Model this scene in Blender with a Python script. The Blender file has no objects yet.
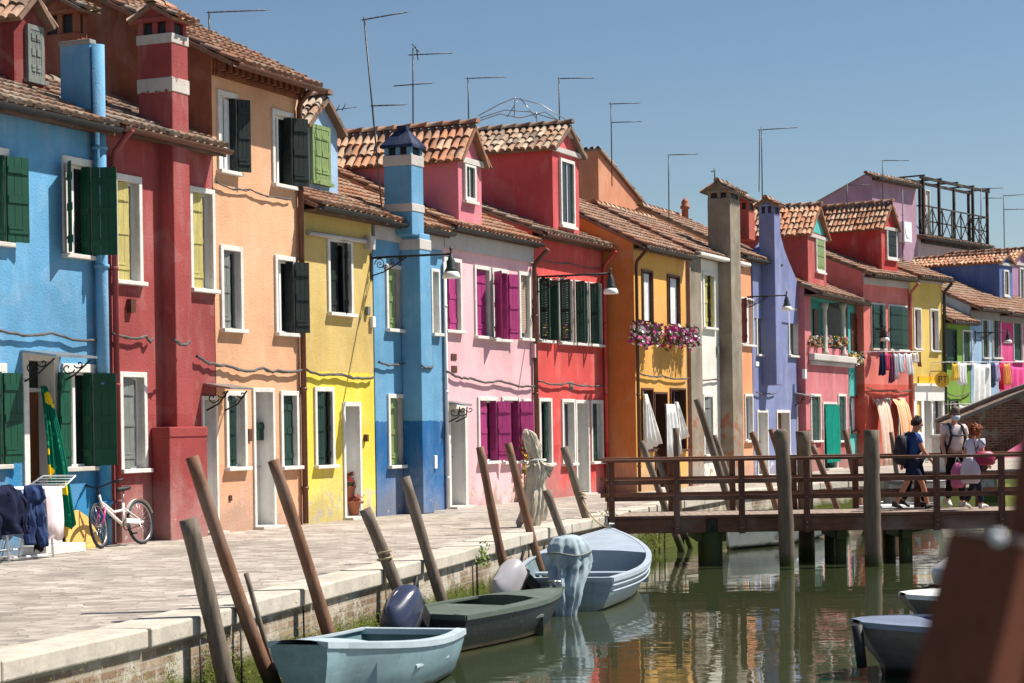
import bpy, math, random
from mathutils import Vector, Matrix, noise
rnd = random.Random(7)
R = math.radians
sc = bpy.context.scene
COL = sc.collection
V = Vector

# ------------------------------------------------------------------ camera model (focal length in pixels, horizon row, small roll)
F, CX, CY, HZ, ROLL, CAMH = 2000.0, 512.0, 341.5, 425.0, R(0.9), 1.65
WATER = -0.87

def lev(x, y):
    dx, dy = x - CX, y - CY
    c, s = math.cos(ROLL), math.sin(ROLL)
    return dx*c - dy*s, dx*s + dy*c + CY - HZ

def ground(x, y, z=0.0):
    a, b = lev(x, y)
    t = (CAMH - z)/(b/F)
    return V((a/F*t, t, z))

def atY(x, y, Y):
    a, b = lev(x, y)
    return V((a/F*Y, Y, CAMH - b/F*Y))

# ------------------------------------------------------------------ materials
def srgb(r, g, b):
    f = lambda c: (c/12.92 if c <= .04045 else ((c+.055)/1.055)**2.4)
    return (f(r/255), f(g/255), f(b/255), 1)

class NT:
    def __init__(s, name):
        s.m = bpy.data.materials.new(name); s.m.use_nodes = True
        s.t = s.m.node_tree; s.n = s.t.nodes
        s.b = s.n['Principled BSDF']
        s.tc = None
    def node(s, typ, **kw):
        n = s.n.new(typ)
        for k, v in kw.items():
            if k in n.inputs: n.inputs[k].default_value = v
            else: setattr(n, k, v)
        return n
    def link(s, a, b): s.t.links.new(a, b)
    def coord(s, scale=None, kind='Object'):
        if s.tc is None: s.tc = s.n.new('ShaderNodeTexCoord')
        o = s.tc.outputs[kind]
        if scale is None: return o
        mp = s.n.new('ShaderNodeMapping'); mp.inputs['Scale'].default_value = scale
        s.link(o, mp.inputs['Vector']); return mp.outputs[0]
    def noise(s, sc_, detail=4, rough=.55, scale=None, dist=0):
        n = s.node('ShaderNodeTexNoise'); n.inputs['Scale'].default_value = sc_
        n.inputs['Detail'].default_value = detail; n.inputs['Roughness'].default_value = rough
        n.inputs['Distortion'].default_value = dist
        s.link(s.coord(scale), n.inputs['Vector']); return n.outputs['Fac']
    def ramp(s, fac, stops):
        r = s.n.new('ShaderNodeValToRGB'); e = r.color_ramp.elements
        while len(e) < len(stops): e.new(.5)
        for i, (p, c) in enumerate(stops):
            e[i].position = p; e[i].color = c if len(c) == 4 else (*c, 1)
        s.link(fac, r.inputs[0]); return r.outputs[0]
    def mix(s, fac, a, b, mode='MIX'):
        m = s.n.new('ShaderNodeMix'); m.data_type = 'RGBA'; m.blend_type = mode
        for val, inp in ((fac, m.inputs[0]), (a, m.inputs[6]), (b, m.inputs[7])):
            if hasattr(val, 'links'): s.link(val, inp)
            else: inp.default_value = val
        return m.outputs[2]
    def math(s, op, a, b=0.0, clamp=False):
        m = s.n.new('ShaderNodeMath'); m.operation = op; m.use_clamp = clamp
        for val, inp in ((a, m.inputs[0]), (b, m.inputs[1])):
            if hasattr(val, 'links'): s.link(val, inp)
            else: inp.default_value = val
        return m.outputs[0]
    def sep(s):
        n = s.n.new('ShaderNodeSeparateXYZ'); s.link(s.coord(), n.inputs[0]); return n.outputs
    def bump(s, h, strength=.3, dist=.02):
        b = s.n.new('ShaderNodeBump'); b.inputs['Strength'].default_value = strength; b.inputs['Distance'].default_value = dist
        s.link(h, b.inputs['Height']); s.link(b.outputs[0], s.b.inputs['Normal'])
    def done(s, col, rough=.8, spec=.3, metal=0):
        if hasattr(col, 'links'): s.link(col, s.b.inputs['Base Color'])
        else: s.b.inputs['Base Color'].default_value = col
        if hasattr(rough, 'links'): s.link(rough, s.b.inputs['Roughness'])
        else: s.b.inputs['Roughness'].default_value = rough
        s.b.inputs['Specular IOR Level'].default_value = spec
        s.b.inputs['Metallic'].default_value = metal
        return s.m

def sc4(c, k): return (min(1, c[0]*k), min(1, c[1]*k), min(1, c[2]*k), 1)

def desat(c, k):
    g = c[0]*.3 + c[1]*.59 + c[2]*.11
    return (c[0]+(g-c[0])*k, c[1]+(g-c[1])*k, c[2]+(g-c[2])*k, 1)

def stucco(name, top, low=None, zs=0, stain=.5, peel=None, peelz=1.0, worn=None):
    """painted render: mottled colour, run-down streaks, flaking patches near the ground, an optional second paint band below zs"""
    t = NT(name); top = desat(top, .06); low = desat(low, .05) if low else None
    n1 = t.noise(1.3, 7, .62)
    n2 = t.noise(1.5, 6, .65, (1.5, 1.5, .4))
    n3 = t.noise(9, 4, .6)
    x, y, z = t.sep()
    c = top
    if low:
        e = t.math('ADD', z, t.math('MULTIPLY', t.math('SUBTRACT', n3, .5), .12))
        e = t.math('LESS_THAN', e, zs)
        c = t.mix(e, top, low)
    c = t.mix(t.ramp(n1, [(.32, (1, 1, 1)), (.62, (0, 0, 0))]), c, (.62, .60, .58, 1), 'MULTIPLY') if stain > .8 else t.mix(t.math('MULTIPLY', t.ramp(n1, [(.3, (1, 1, 1)), (.7, (0, 0, 0))]), stain), c, (.72, .70, .68, 1), 'MULTIPLY')
    c = t.mix(t.math('MULTIPLY', t.ramp(n2, [(.5, (0, 0, 0)), (.75, (1, 1, 1))]), .13), c, (.80, .74, .68, 1))
    c = t.mix(t.math('MULTIPLY', t.ramp(n3, [(.55, (0, 0, 0)), (.75, (1, 1, 1))]), .12), c, (.1, .09, .08, 1))
    own = peel is not None; peel = peel or (.50, .43, .36, 1); pth = .78 if own else .885
    if peel:
        pz = t.math('MULTIPLY', t.math('SUBTRACT', peelz, z), .5/peelz)
        k = t.math('ADD', t.noise(3.5, 8, .68), t.math('MINIMUM', pz, .25))
        c = t.mix(t.ramp(k, [(pth, (0, 0, 0)), (pth+.02, (1, 1, 1))]), c, peel)
    # tone patches, mortar repairs, dirty drips, salt bloom and damp at the foot
    n4 = t.noise(.5, 5, .6)
    c = t.mix(1.0, c, t.ramp(n4, [(.3, (.74, .73, .72)), (.5, (.98, .97, .96)), (.7, (1.1, 1.09, 1.08))]), 'MULTIPLY')
    n5 = t.noise(1.5, 2, .4, None, .6)
    c = t.mix(t.math('MULTIPLY', t.ramp(n5, [(.60, (0, 0, 0)), (.63, (1, 1, 1))]), .055), c, (.70, .66, .60, 1))
    n6 = t.noise(1.6, 6, .65, (8, 8, .35))
    c = t.mix(t.math('MULTIPLY', t.ramp(n6, [(.56, (0, 0, 0)), (.72, (1, 1, 1))]), .22), c, sc4(desat(top, .4), .42))
    n7 = t.noise(6.5, 7, .7)
    fz = t.math('ADD', z, t.math('MULTIPLY', t.math('SUBTRACT', n4, .5), 3.0))
    fz = t.math('ADD', fz, t.math('MULTIPLY', t.math('SUBTRACT', n7, .5), 1.2))
    c = t.mix(t.math('MULTIPLY', t.ramp(t.math('MULTIPLY', fz, .5), [(.2, (1, 1, 1)), (.5, (0, 0, 0))]), .16), c, (.66, .60, .54, 1))
    c = t.mix(t.math('MULTIPLY', t.ramp(fz, [(.15, (1, 1, 1)), (.42, (0, 0, 0))]), .35), c, (.22, .18, .155, 1))
    hb = t.math('ADD', t.noise(28, 3, .6), t.math('MULTIPLY', n1, 1.5))
    t.bump(t.math('ADD', hb, t.math('MULTIPLY', n5, .8)), .45, .02)
    return t.done(c, .88, .2)

def paint(name, c, rough=.5, var=.25, bumpy=.15, spec=.4, scale=3.0):
    t = NT(name)
    n = t.noise(scale, 6, .6)
    c1 = t.mix(t.ramp(n, [(.3, (0, 0, 0)), (.75, (1, 1, 1))]), sc4(c, 1-var), sc4(c, 1+var*.6))
    t.bump(t.noise(scale*8, 3), bumpy, .01)
    return t.done(c1, rough, spec)

def shutterpaint(name, c, c2=None):
    t = NT(name)
    n = t.noise(5, 5, .6, (3, 3, .5))
    col = t.mix(t.ramp(n, [(.3, (0, 0, 0)), (.75, (1, 1, 1))]), sc4(c, .75), sc4(c, 1.25))
    k = t.noise(16, 6, .7)
    col = t.mix(t.math('MULTIPLY', t.ramp(k, [(.62, (0, 0, 0)), (.7, (1, 1, 1))]), .5), col, c2 or sc4(c, 2.2))
    t.bump(n, .2, .01)
    return t.done(col, .55, .35)

def stone(name, c, var=.3, rough=.85):
    t = NT(name)
    n = t.noise(2.0, 7, .65); n2 = t.noise(14, 5, .6)
    col = t.mix(t.ramp(n, [(.3, (0, 0, 0)), (.7, (1, 1, 1))]), sc4(c, 1-var), sc4(c, 1.1))
    col = t.mix(t.math('MULTIPLY', t.ramp(n2, [(.5, (0, 0, 0)), (.75, (1, 1, 1))]), .35), col, sc4(c, .45))
    t.bump(t.math('ADD', n2, n), .4, .015)
    return t.done(col, rough, .25)

def wood(name, c, var=.4, rough=.75, wet=None, grain=(18, 18, .9), spec=.25):
    t = NT(name)
    n = t.noise(1.6, 8, .68, grain); n2 = t.noise(2.5, 4, .6)
    col = t.mix(t.ramp(n, [(.3, (0, 0, 0)), (.72, (1, 1, 1))]), sc4(c, 1-var), sc4(c, 1+var*.5))
    col = t.mix(t.math('MULTIPLY', t.ramp(n2, [(.45, (0, 0, 0)), (.8, (1, 1, 1))]), .4), col, sc4(c, .5))
    n3 = t.noise(3.2, 6, .7, tuple(g*2.6 for g in grain))
    col = t.mix(t.math('MULTIPLY', t.ramp(n3, [(.56, (0, 0, 0)), (.64, (1, 1, 1))]), .7), col, sc4(c, .22))
    col = t.mix(t.math('MULTIPLY', t.ramp(t.noise(1.1, 5, .6), [(.5, (0, 0, 0)), (.7, (1, 1, 1))]), .35), col, (.34, .30, .25, 1))
    if wet is not None:
        z = t.sep()[2]
        e = t.math('ADD', z, t.math('MULTIPLY', n2, .35))
        g = t.ramp(e, [(max(0, wet-.06), (1, 1, 1)), (wet+.1, (0, 0, 0))])
        col = t.mix(g, col, (.022, .026, .010, 1))
        g2 = t.ramp(t.math('ADD', e, t.math('MULTIPLY', t.noise(9, 5), .25)), [(max(0, wet+.05), (1, 1, 1)), (wet+.22, (0, 0, 0))])
        col = t.mix(t.math('MULTIPLY', g2, .6), col, (.07, .085, .015, 1))
    t.bump(n, .35, .012)
    return t.done(col, rough, spec)

def tilemat(name, a=(.43, .20, .12), b=(.50, .36, .26), c=(.22, .12, .085), lich=.5):
    t = NT(name)
    at = t.n.new('ShaderNodeAttribute'); at.attribute_name = 'tint'
    col = t.ramp(at.outputs['Fac'], [(0, c), (.28, a), (.5, tuple(x*1.15 for x in a)), (.72, b), (1, tuple(x*1.2 for x in b))])
    n = t.noise(5, 6, .7); n2 = t.noise(.9, 5, .6)
    col = t.mix(t.math('MULTIPLY', t.ramp(n, [(.45, (0, 0, 0)), (.62, (1, 1, 1))]), lich), col, (.13, .11, .085, 1))
    col = t.mix(t.math('MULTIPLY', t.ramp(n2, [(.5, (0, 0, 0)), (.7, (1, 1, 1))]), lich*.5), col, (.44, .38, .30, 1))
    t.bump(n, .3, .01)
    return t.done(col, .9, .15)

def brickmat(name, c1, c2, mortar, scale=1.0, w=.24, h=.065, patch=None, msize=.01, swap=None):
    t = NT(name)
    br = t.n.new('ShaderNodeTexBrick')
    t.link(t.coord() if swap is None else swap(t), br.inputs['Vector'])
    br.inputs['Color1'].default_value = c1; br.inputs['Color2'].default_value = c2; br.inputs['Mortar'].default_value = mortar
    br.inputs['Scale'].default_value = scale; br.inputs['Mortar Size'].default_value = msize; br.inputs['Brick Width'].default_value = w
    br.inputs['Row Height'].default_value = h; br.inputs['Bias'].default_value = 0
    n = t.noise(2.2, 8, .66)
    col = t.mix(.55, br.outputs['Color'], t.ramp(n, [(.3, (.3, .27, .24)), (.7, (1, 1, 1))]), 'MULTIPLY')
    if patch: col = t.mix(t.ramp(t.noise(1.1, 8, .68), [(.5, (0, 0, 0)), (.56, (1, 1, 1))]), col, patch)
    h_ = t.math('SUBTRACT', t.math('MULTIPLY', n, .6), br.outputs['Fac'])
    t.bump(h_, .6, .02)
    return t.done(col, .92, .15)

def xz(t):           # use (x, z) as the plane for brick patterns on vertical faces
    s = t.sep(); c = t.n.new('ShaderNodeCombineXYZ')
    t.link(s[0], c.inputs[0]); t.link(s[2], c.inputs[1]); return c.outputs[0]

def glassmat():
    t = NT('window_glass')
    n = t.noise(.8, 2)
    col = t.ramp(n, [(.4, (.008, .010, .011)), (.7, (.03, .035, .035))])
    t.bump(t.noise(3, 2), .04, .02)
    return t.done(col, .08, .5)

def cloth(name, c, var=.15, stripes=None):
    t = NT(name)
    n = t.noise(6, 4)
    col = t.mix(t.ramp(n, [(.3, (0, 0, 0)), (.7, (1, 1, 1))]), sc4(c, 1-var), sc4(c, 1+var*.5))
    if stripes:
        x = t.sep()[0]
        m = t.math('FRACT', t.math('MULTIPLY', x, stripes[1]))
        col = t.mix(t.math('LESS_THAN', m, .5), col, stripes[0])
    t.bump(t.noise(40, 2), .1, .005)
    return t.done(col, .9, .1)

def metal(name, c, rough=.5, m=.6): 
    t = NT(name)
    n = t.noise(7, 5)
    col = t.mix(t.ramp(n, [(.35, (0, 0, 0)), (.7, (1, 1, 1))]), sc4(c, .7), c)
    return t.done(col, rough, .4, m)

M = {}
M['glass'] = glassmat()
M['white_stone'] = stone('istrian_stone', (.72, .69, .63, 1), .18)
M['sill_stone'] = stone('sill_stone', (.62, .57, .50, 1), .25)
M['white_paint'] = paint('white_paint', (.78, .76, .72, 1), .6, .12)
M['tile'] = tilemat('roof_tiles', (.38, .185, .11), (.44, .31, .22), (.19, .105, .07), .6)
M['tile_orange'] = tilemat('roof_tiles_orange', (.40, .175, .095), (.44, .28, .18), (.22, .11, .065), .55)
M['tile_old'] = tilemat('roof_tiles_old', (.31, .18, .115), (.40, .31, .23), (.15, .10, .075), .75)
M['gutter_dark'] = metal('dark_gutter', (.05, .05, .045, 1), .5, .3)
M['gutter_brown'] = metal('copper_gutter', (.17, .075, .045, 1), .5, .3)
M['iron'] = metal('wrought_iron', (.03, .03, .032, 1), .55, .4)
M['cable'] = paint('cable_sheath', (.10, .09, .085, 1), .7)
M['soffit'] = wood('soffit_boards', (.14, .075, .045, 1))
M['grey_stucco'] = stucco('grey_cornice', srgb(150, 146, 140))
M['white_cornice'] = stucco('white_cornice', srgb(196, 190, 184), stain=.4)
G_ = srgb(12, 70, 48); M['sh_green'] = shutterpaint('green_shutter_paint', G_)
M['sh_dark'] = shutterpaint('black_green_shutter_paint', (.014, .022, .018, 1), (.05, .06, .05, 1))
M['sh_darkgreen'] = shutterpaint('dark_green_shutter_paint', (.012, .045, .033, 1), (.05, .09, .07, 1))
M['sh_magenta'] = shutterpaint('magenta_shutter_paint', srgb(162, 50, 110), srgb(190, 90, 140))
M['sh_olive'] = shutterpaint('olive_shutter_paint', srgb(186, 172, 104))
M['sh_grey'] = shutterpaint('weathered_grey_shutter', srgb(120, 124, 118))
M['sh_lightgreen'] = shutterpaint('light_green_shutter', srgb(126, 146, 92))
M['sh_brown'] = shutterpaint('brown_shutter', srgb(88, 52, 36))
M['sh_red'] = shutterpaint('dark_red_shutter', srgb(96, 24, 28))
M['sh_beige'] = shutterpaint('beige_roller', srgb(168, 150, 128))
M['wood_door'] = wood('varnished_door', (.24, .085, .03, 1), .35, .5)
M['white_door'] = paint('white_door', (.70, .68, .63, 1), .55, .15)
M['curtain'] = cloth('white_curtain', (.78, .77, .74, 1))
M['pot'] = paint('terracotta_pot', (.38, .13, .07, 1), .8)
M['leaf'] = paint('leaves', (.055, .10, .025, 1), .6, .5)
M['leaf_dry'] = paint('dry_leaves', (.20, .17, .05, 1), .7, .5)
M['flower_pink'] = paint('magenta_petals', (.62, .045, .27, 1), .7, .3)
M['flower_white'] = paint('white_petals', (.80, .74, .76, 1), .7, .1)
M['flower_yellow'] = paint('yellow_petals', (.70, .42, .05, 1), .7, .2)
M['flower_red'] = paint('red_petals', (.60, .05, .03, 1), .7, .2)
M['black'] = paint('black_rubber', (.015, .015, .016, 1), .6)
M['steel'] = metal('galvanised_steel', (.42, .42, .42, 1), .4, .8)
M['antenna'] = metal('antenna_metal', (.10, .10, .10, 1), .5, .5)
M['plastic_white'] = paint('white_plastic', (.80, .80, .80, 1), .35, .05)

# ------------------------------------------------------------------ mesh builder
def crumple(p, f, amp, seed=0):
    q = V(p)*f + V((seed*3.1, seed*1.7, seed*.9))
    return V(p) + V((noise.noise(q), noise.noise(q + V((9, 4, 7))), noise.noise(q + V((3, 11, 5)))*.4))*amp

class MB:
    def __init__(s):
        s.v = []; s.f = []; s.mi = []; s.t = []; s.sm = []; s.M = None; s.bev = 0
    def pt(s, p):
        p = V(p)
        if s.M is not None: p = s.M @ p
        s.v.append(p); return len(s.v)-1
    def fi(s, idx, m=0, t=.5, smooth=False):
        s.f.append(tuple(idx)); s.mi.append(m); s.t.append(t); s.sm.append(smooth)
    def face(s, pts, m=0, t=.5, smooth=False): s.fi([s.pt(p) for p in pts], m, t, smooth)
    def box(s, x0, x1, y0, y1, z0, z1, m=0, t=.5):
        p = [s.pt((x, y, z)) for z in (z0, z1) for y in (y0, y1) for x in (x0, x1)]
        for q in ((0, 2, 3, 1), (4, 5, 7, 6), (0, 1, 5, 4), (2, 6, 7, 3), (0, 4, 6, 2), (1, 3, 7, 5)):
            s.fi([p[i] for i in q], m, t)
        return s
    def bar(s, a, b, w, h, up=V((0, 0, 1)), m=0):
        a, b = V(a), V(b); d = (b-a).normalized(); x = d.cross(up).normalized(); y = x.cross(d)
        p = [s.pt(e + x*i*w/2 + y*j*h/2) for e in (a, b) for j in (-1, 1) for i in (-1, 1)]
        for q in ((0, 1, 3, 2), (4, 6, 7, 5), (0, 4, 5, 1), (2, 3, 7, 6), (0, 2, 6, 4), (1, 5, 7, 3)):
            s.fi([p[i] for i in q], m)
        return s
    def prism(s, pts, ext, m=0, t=.5):
        ext = V(ext); n = len(pts)
        a = [s.pt(p) for p in pts]; b = [s.pt(V(p)+ext) for p in pts]
        s.fi(a[::-1], m, t); s.fi(b, m, t)
        for i in range(n):
            j = (i+1) % n; s.fi((a[i], a[j], b[j], b[i]), m, t)
        return s
    def tube(s, pts, r, n=8, m=0, cap=True, smooth=True, flat=1.0):
        pts = [V(p) for p in pts]; k = len(pts)
        rs = r if isinstance(r, (list, tuple)) else [r]*k
        rings = []; ref = None
        for i, p in enumerate(pts):
            d = (pts[min(i+1, k-1)] - pts[max(i-1, 0)])
            d = d.normalized() if d.length > 1e-9 else V((0, 0, 1))
            if ref is None: ref = V((0, 0, 1)) if abs(d.z) < .9 else V((1, 0, 0))
            x = ref - d*ref.dot(d)
            if x.length < 1e-4: x = d.orthogonal()
            x.normalize(); ref = x; y = d.cross(x)
            rings.append([s.pt(p + (x*math.cos(2*math.pi*q/n) + y*math.sin(2*math.pi*q/n)*flat)*rs[i]) for q in range(n)])
        for i in range(k-1):
            for q in range(n):
                w = (q+1) % n
                s.fi((rings[i][q], rings[i][w], rings[i+1][w], rings[i+1][q]), m, .5, smooth)
        if cap: s.fi(rings[0][::-1], m); s.fi(rings[-1], m)
        return s
    def loft(s, rings, m=0, closed=True, cap=True, smooth=True, t=.5):
        ids = [[s.pt(p) for p in r] for r in rings]; n = len(ids[0])
        for i in range(len(ids)-1):
            for q in range(n if closed else n-1):
                w = (q+1) % n
                s.fi((ids[i][q], ids[i][w], ids[i+1][w], ids[i+1][q]), m, t, smooth)
        if cap and closed: s.fi(ids[0][::-1], m); s.fi(ids[-1], m)
        return s
    def lathe(s, prof, c=(0, 0, 0), n=14, m=0, smooth=True):
        c = V(c)
        return s.loft([[c + V((r*math.cos(2*math.pi*q/n), r*math.sin(2*math.pi*q/n), z)) for q in range(n)] for r, z in prof], m, True, True, smooth)
    def ball(s, c, rx, ry=None, rz=None, n=10, k=7, m=0):
        ry = ry or rx; rz = rz or rx; c = V(c)
        return s.loft([[c + V((rx*math.sin(a)*math.cos(2*math.pi*q/n), ry*math.sin(a)*math.sin(2*math.pi*q/n), -rz*math.cos(a))) for q in range(n)]
                       for a in [math.pi*(.02 + .96*i/(k-1)) for i in range(k)]], m)
    def build(s, name, mats, parent=None, loc=None, rot=None, bevel=0):
        me = bpy.data.meshes.new(name)
        me.from_pydata([tuple(p) for p in s.v], [], s.f)
        mats = mats if isinstance(mats, (list, tuple)) else [mats]
        for m in mats: me.materials.append(M[m] if isinstance(m, str) else m)
        me.polygons.foreach_set('material_index', s.mi)
        me.polygons.foreach_set('use_smooth', s.sm)
        a = me.attributes.new('tint', 'FLOAT', 'FACE'); a.data.foreach_set('value', s.t)
        me.update()
        o = bpy.data.objects.new(name, me); COL.objects.link(o)
        if parent: o.parent = parent
        if loc is not None: o.location = loc
        if rot is not None: o.rotation_euler = rot
        if bevel:
            b = o.modifiers.new('bevel', 'BEVEL'); b.width = bevel; b.segments = 2; b.limit_method = 'ANGLE'
        return o

def empty(name, loc=(0, 0, 0), rz=0):
    o = bpy.data.objects.new(name, None); COL.objects.link(o)
    o.location = loc; o.rotation_euler = (0, 0, rz); o.empty_display_size = .2
    return o

def tag(o, label, cat, group=None, kind=None):
    if label: o['label'] = label
    if cat: o['category'] = cat
    if group: o['group'] = group
    if kind: o['kind'] = kind
    return o

def copy_tree(o, parent=None):
    c = o.copy(); COL.objects.link(c)
    if parent: c.parent = parent
    for ch in o.children: copy_tree(ch, c)
    return c

# ------------------------------------------------------------------ roof tiles (barrel tiles laid in rows)
def tiles(mb, P0, ax, up, W, L, pit=.20, course=.36, thick=.07, m=0, lo=0., hi=1.):
    P0 = V(P0); ax = V(ax).normalized(); up = V(up).normalized(); nr = ax.cross(up).normalized()
    mb.prism([P0 - nr*thick, P0 + ax*W - nr*thick, P0 + ax*W + up*L - nr*thick, P0 + up*L - nr*thick], nr*thick, m, .12)
    nc = max(1, round(W/pit)); pit = W/nc; nrw = max(1, math.ceil(L/course)); course = L/nrw
    A = [math.pi*i/5 for i in range(6)]
    for c in range(nc):
        cx = (c+.5)*pit; base = rnd.random()
        # the upturned channel between two covers
        e = (c+1)*pit
        for r in range(nrw):
            j = rnd.gauss(0, .016); g = rnd.gauss(0, .016)
            r0 = pit*.42; r1 = pit*.34
            t = lo + (hi-lo)*min(1, max(0, .62*rnd.random() + .2*base + rnd.gauss(.10, .2)))
            y0 = r*course - .05 + g; y1 = (r+1)*course + .02
            lowr = [mb.pt(P0 + ax*(cx + j + r0*math.cos(a)) + up*y0 + nr*(.030 + r0*.95*math.sin(a))) for a in A]
            uppr = [mb.pt(P0 + ax*(cx + j*.5 + r1*math.cos(a)) + up*y1 + nr*(.006 + r1*.9*math.sin(a))) for a in A]
            for i in range(5): mb.fi((lowr[i], lowr[i+1], uppr[i+1], uppr[i]), m, t, True)
            mb.fi(lowr, m, max(0, t*.5-.1))
            if c < nc-1:
                t2 = lo + (hi-lo)*min(1, max(0, rnd.random()*.6))
                q0 = r*course - .07; q1 = (r+1)*course
                a0 = [mb.pt(P0 + ax*(e + pit*.3*k) + up*q0 + nr*(.034 - .026*(1-abs(k)))) for k in (-1, 0, 1)]
                a1 = [mb.pt(P0 + ax*(e + pit*.3*k) + up*q1 + nr*(.014 - .012*(1-abs(k)))) for k in (-1, 0, 1)]
                for i in range(2): mb.fi((a0[i], a0[i+1], a1[i+1], a1[i]), m, t2, True)

def ridge(mb, a, b, r=.11, m=0, seg=.36):
    a, b = V(a), V(b); n = max(1, round((b-a).length/seg)); d = (b-a)/n; dn = d.normalized()
    side = dn.cross(V((0, 0, 1))).normalized()
    for i in range(n):
        p, q = a + d*i - dn*.03, a + d*(i+1) + dn*.03
        t = rnd.random()
        lo = [mb.pt(p + side*r*1.05*math.cos(k) + V((0, 0, 1))*(r*1.0*math.sin(k) + .02)) for k in [math.pi*x/5 for x in range(6)]]
        hi = [mb.pt(q + side*r*.88*math.cos(k) + V((0, 0, 1))*(r*.85*math.sin(k))) for k in [math.pi*x/5 for x in range(6)]]
        for k in range(5): mb.fi((lo[k], lo[k+1], hi[k+1], hi[k]), m, t, True)
        mb.fi(lo, m, t*.4); mb.fi(hi[::-1], m, t*.4)
# ------------------------------------------------------------------ the street line and the house builder
def bp(xl, s): return V(((xl-CX)/s, F/s, 0))

class Frame:
    def __init__(s, a, b):
        s.O = a.copy(); s.d = (b-a).normalized(); s.n = V((s.d.y, -s.d.x, 0)); s.ang = math.atan2(s.d.y, s.d.x)
    def hit(s, x, y, off=0.0):
        a, b = lev(x, y); dr = V((a/F, 1, -b/F)); cam = V((0, 0, CAMH))
        t = (s.O.dot(s.n) + off - cam.dot(s.n))/dr.dot(s.n)
        p = cam + dr*t
        return (p - s.O).dot(s.d), p.z
    def world(s, u, v, z=0): return s.O + s.d*u - s.n*v + V((0, 0, z))

FR1 = Frame(bp(60, .0542*(1376-60)), bp(830, .0542*(1376-830)))
FR2 = Frame(bp(848, 28.7), bp(1030, 24.0))

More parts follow.
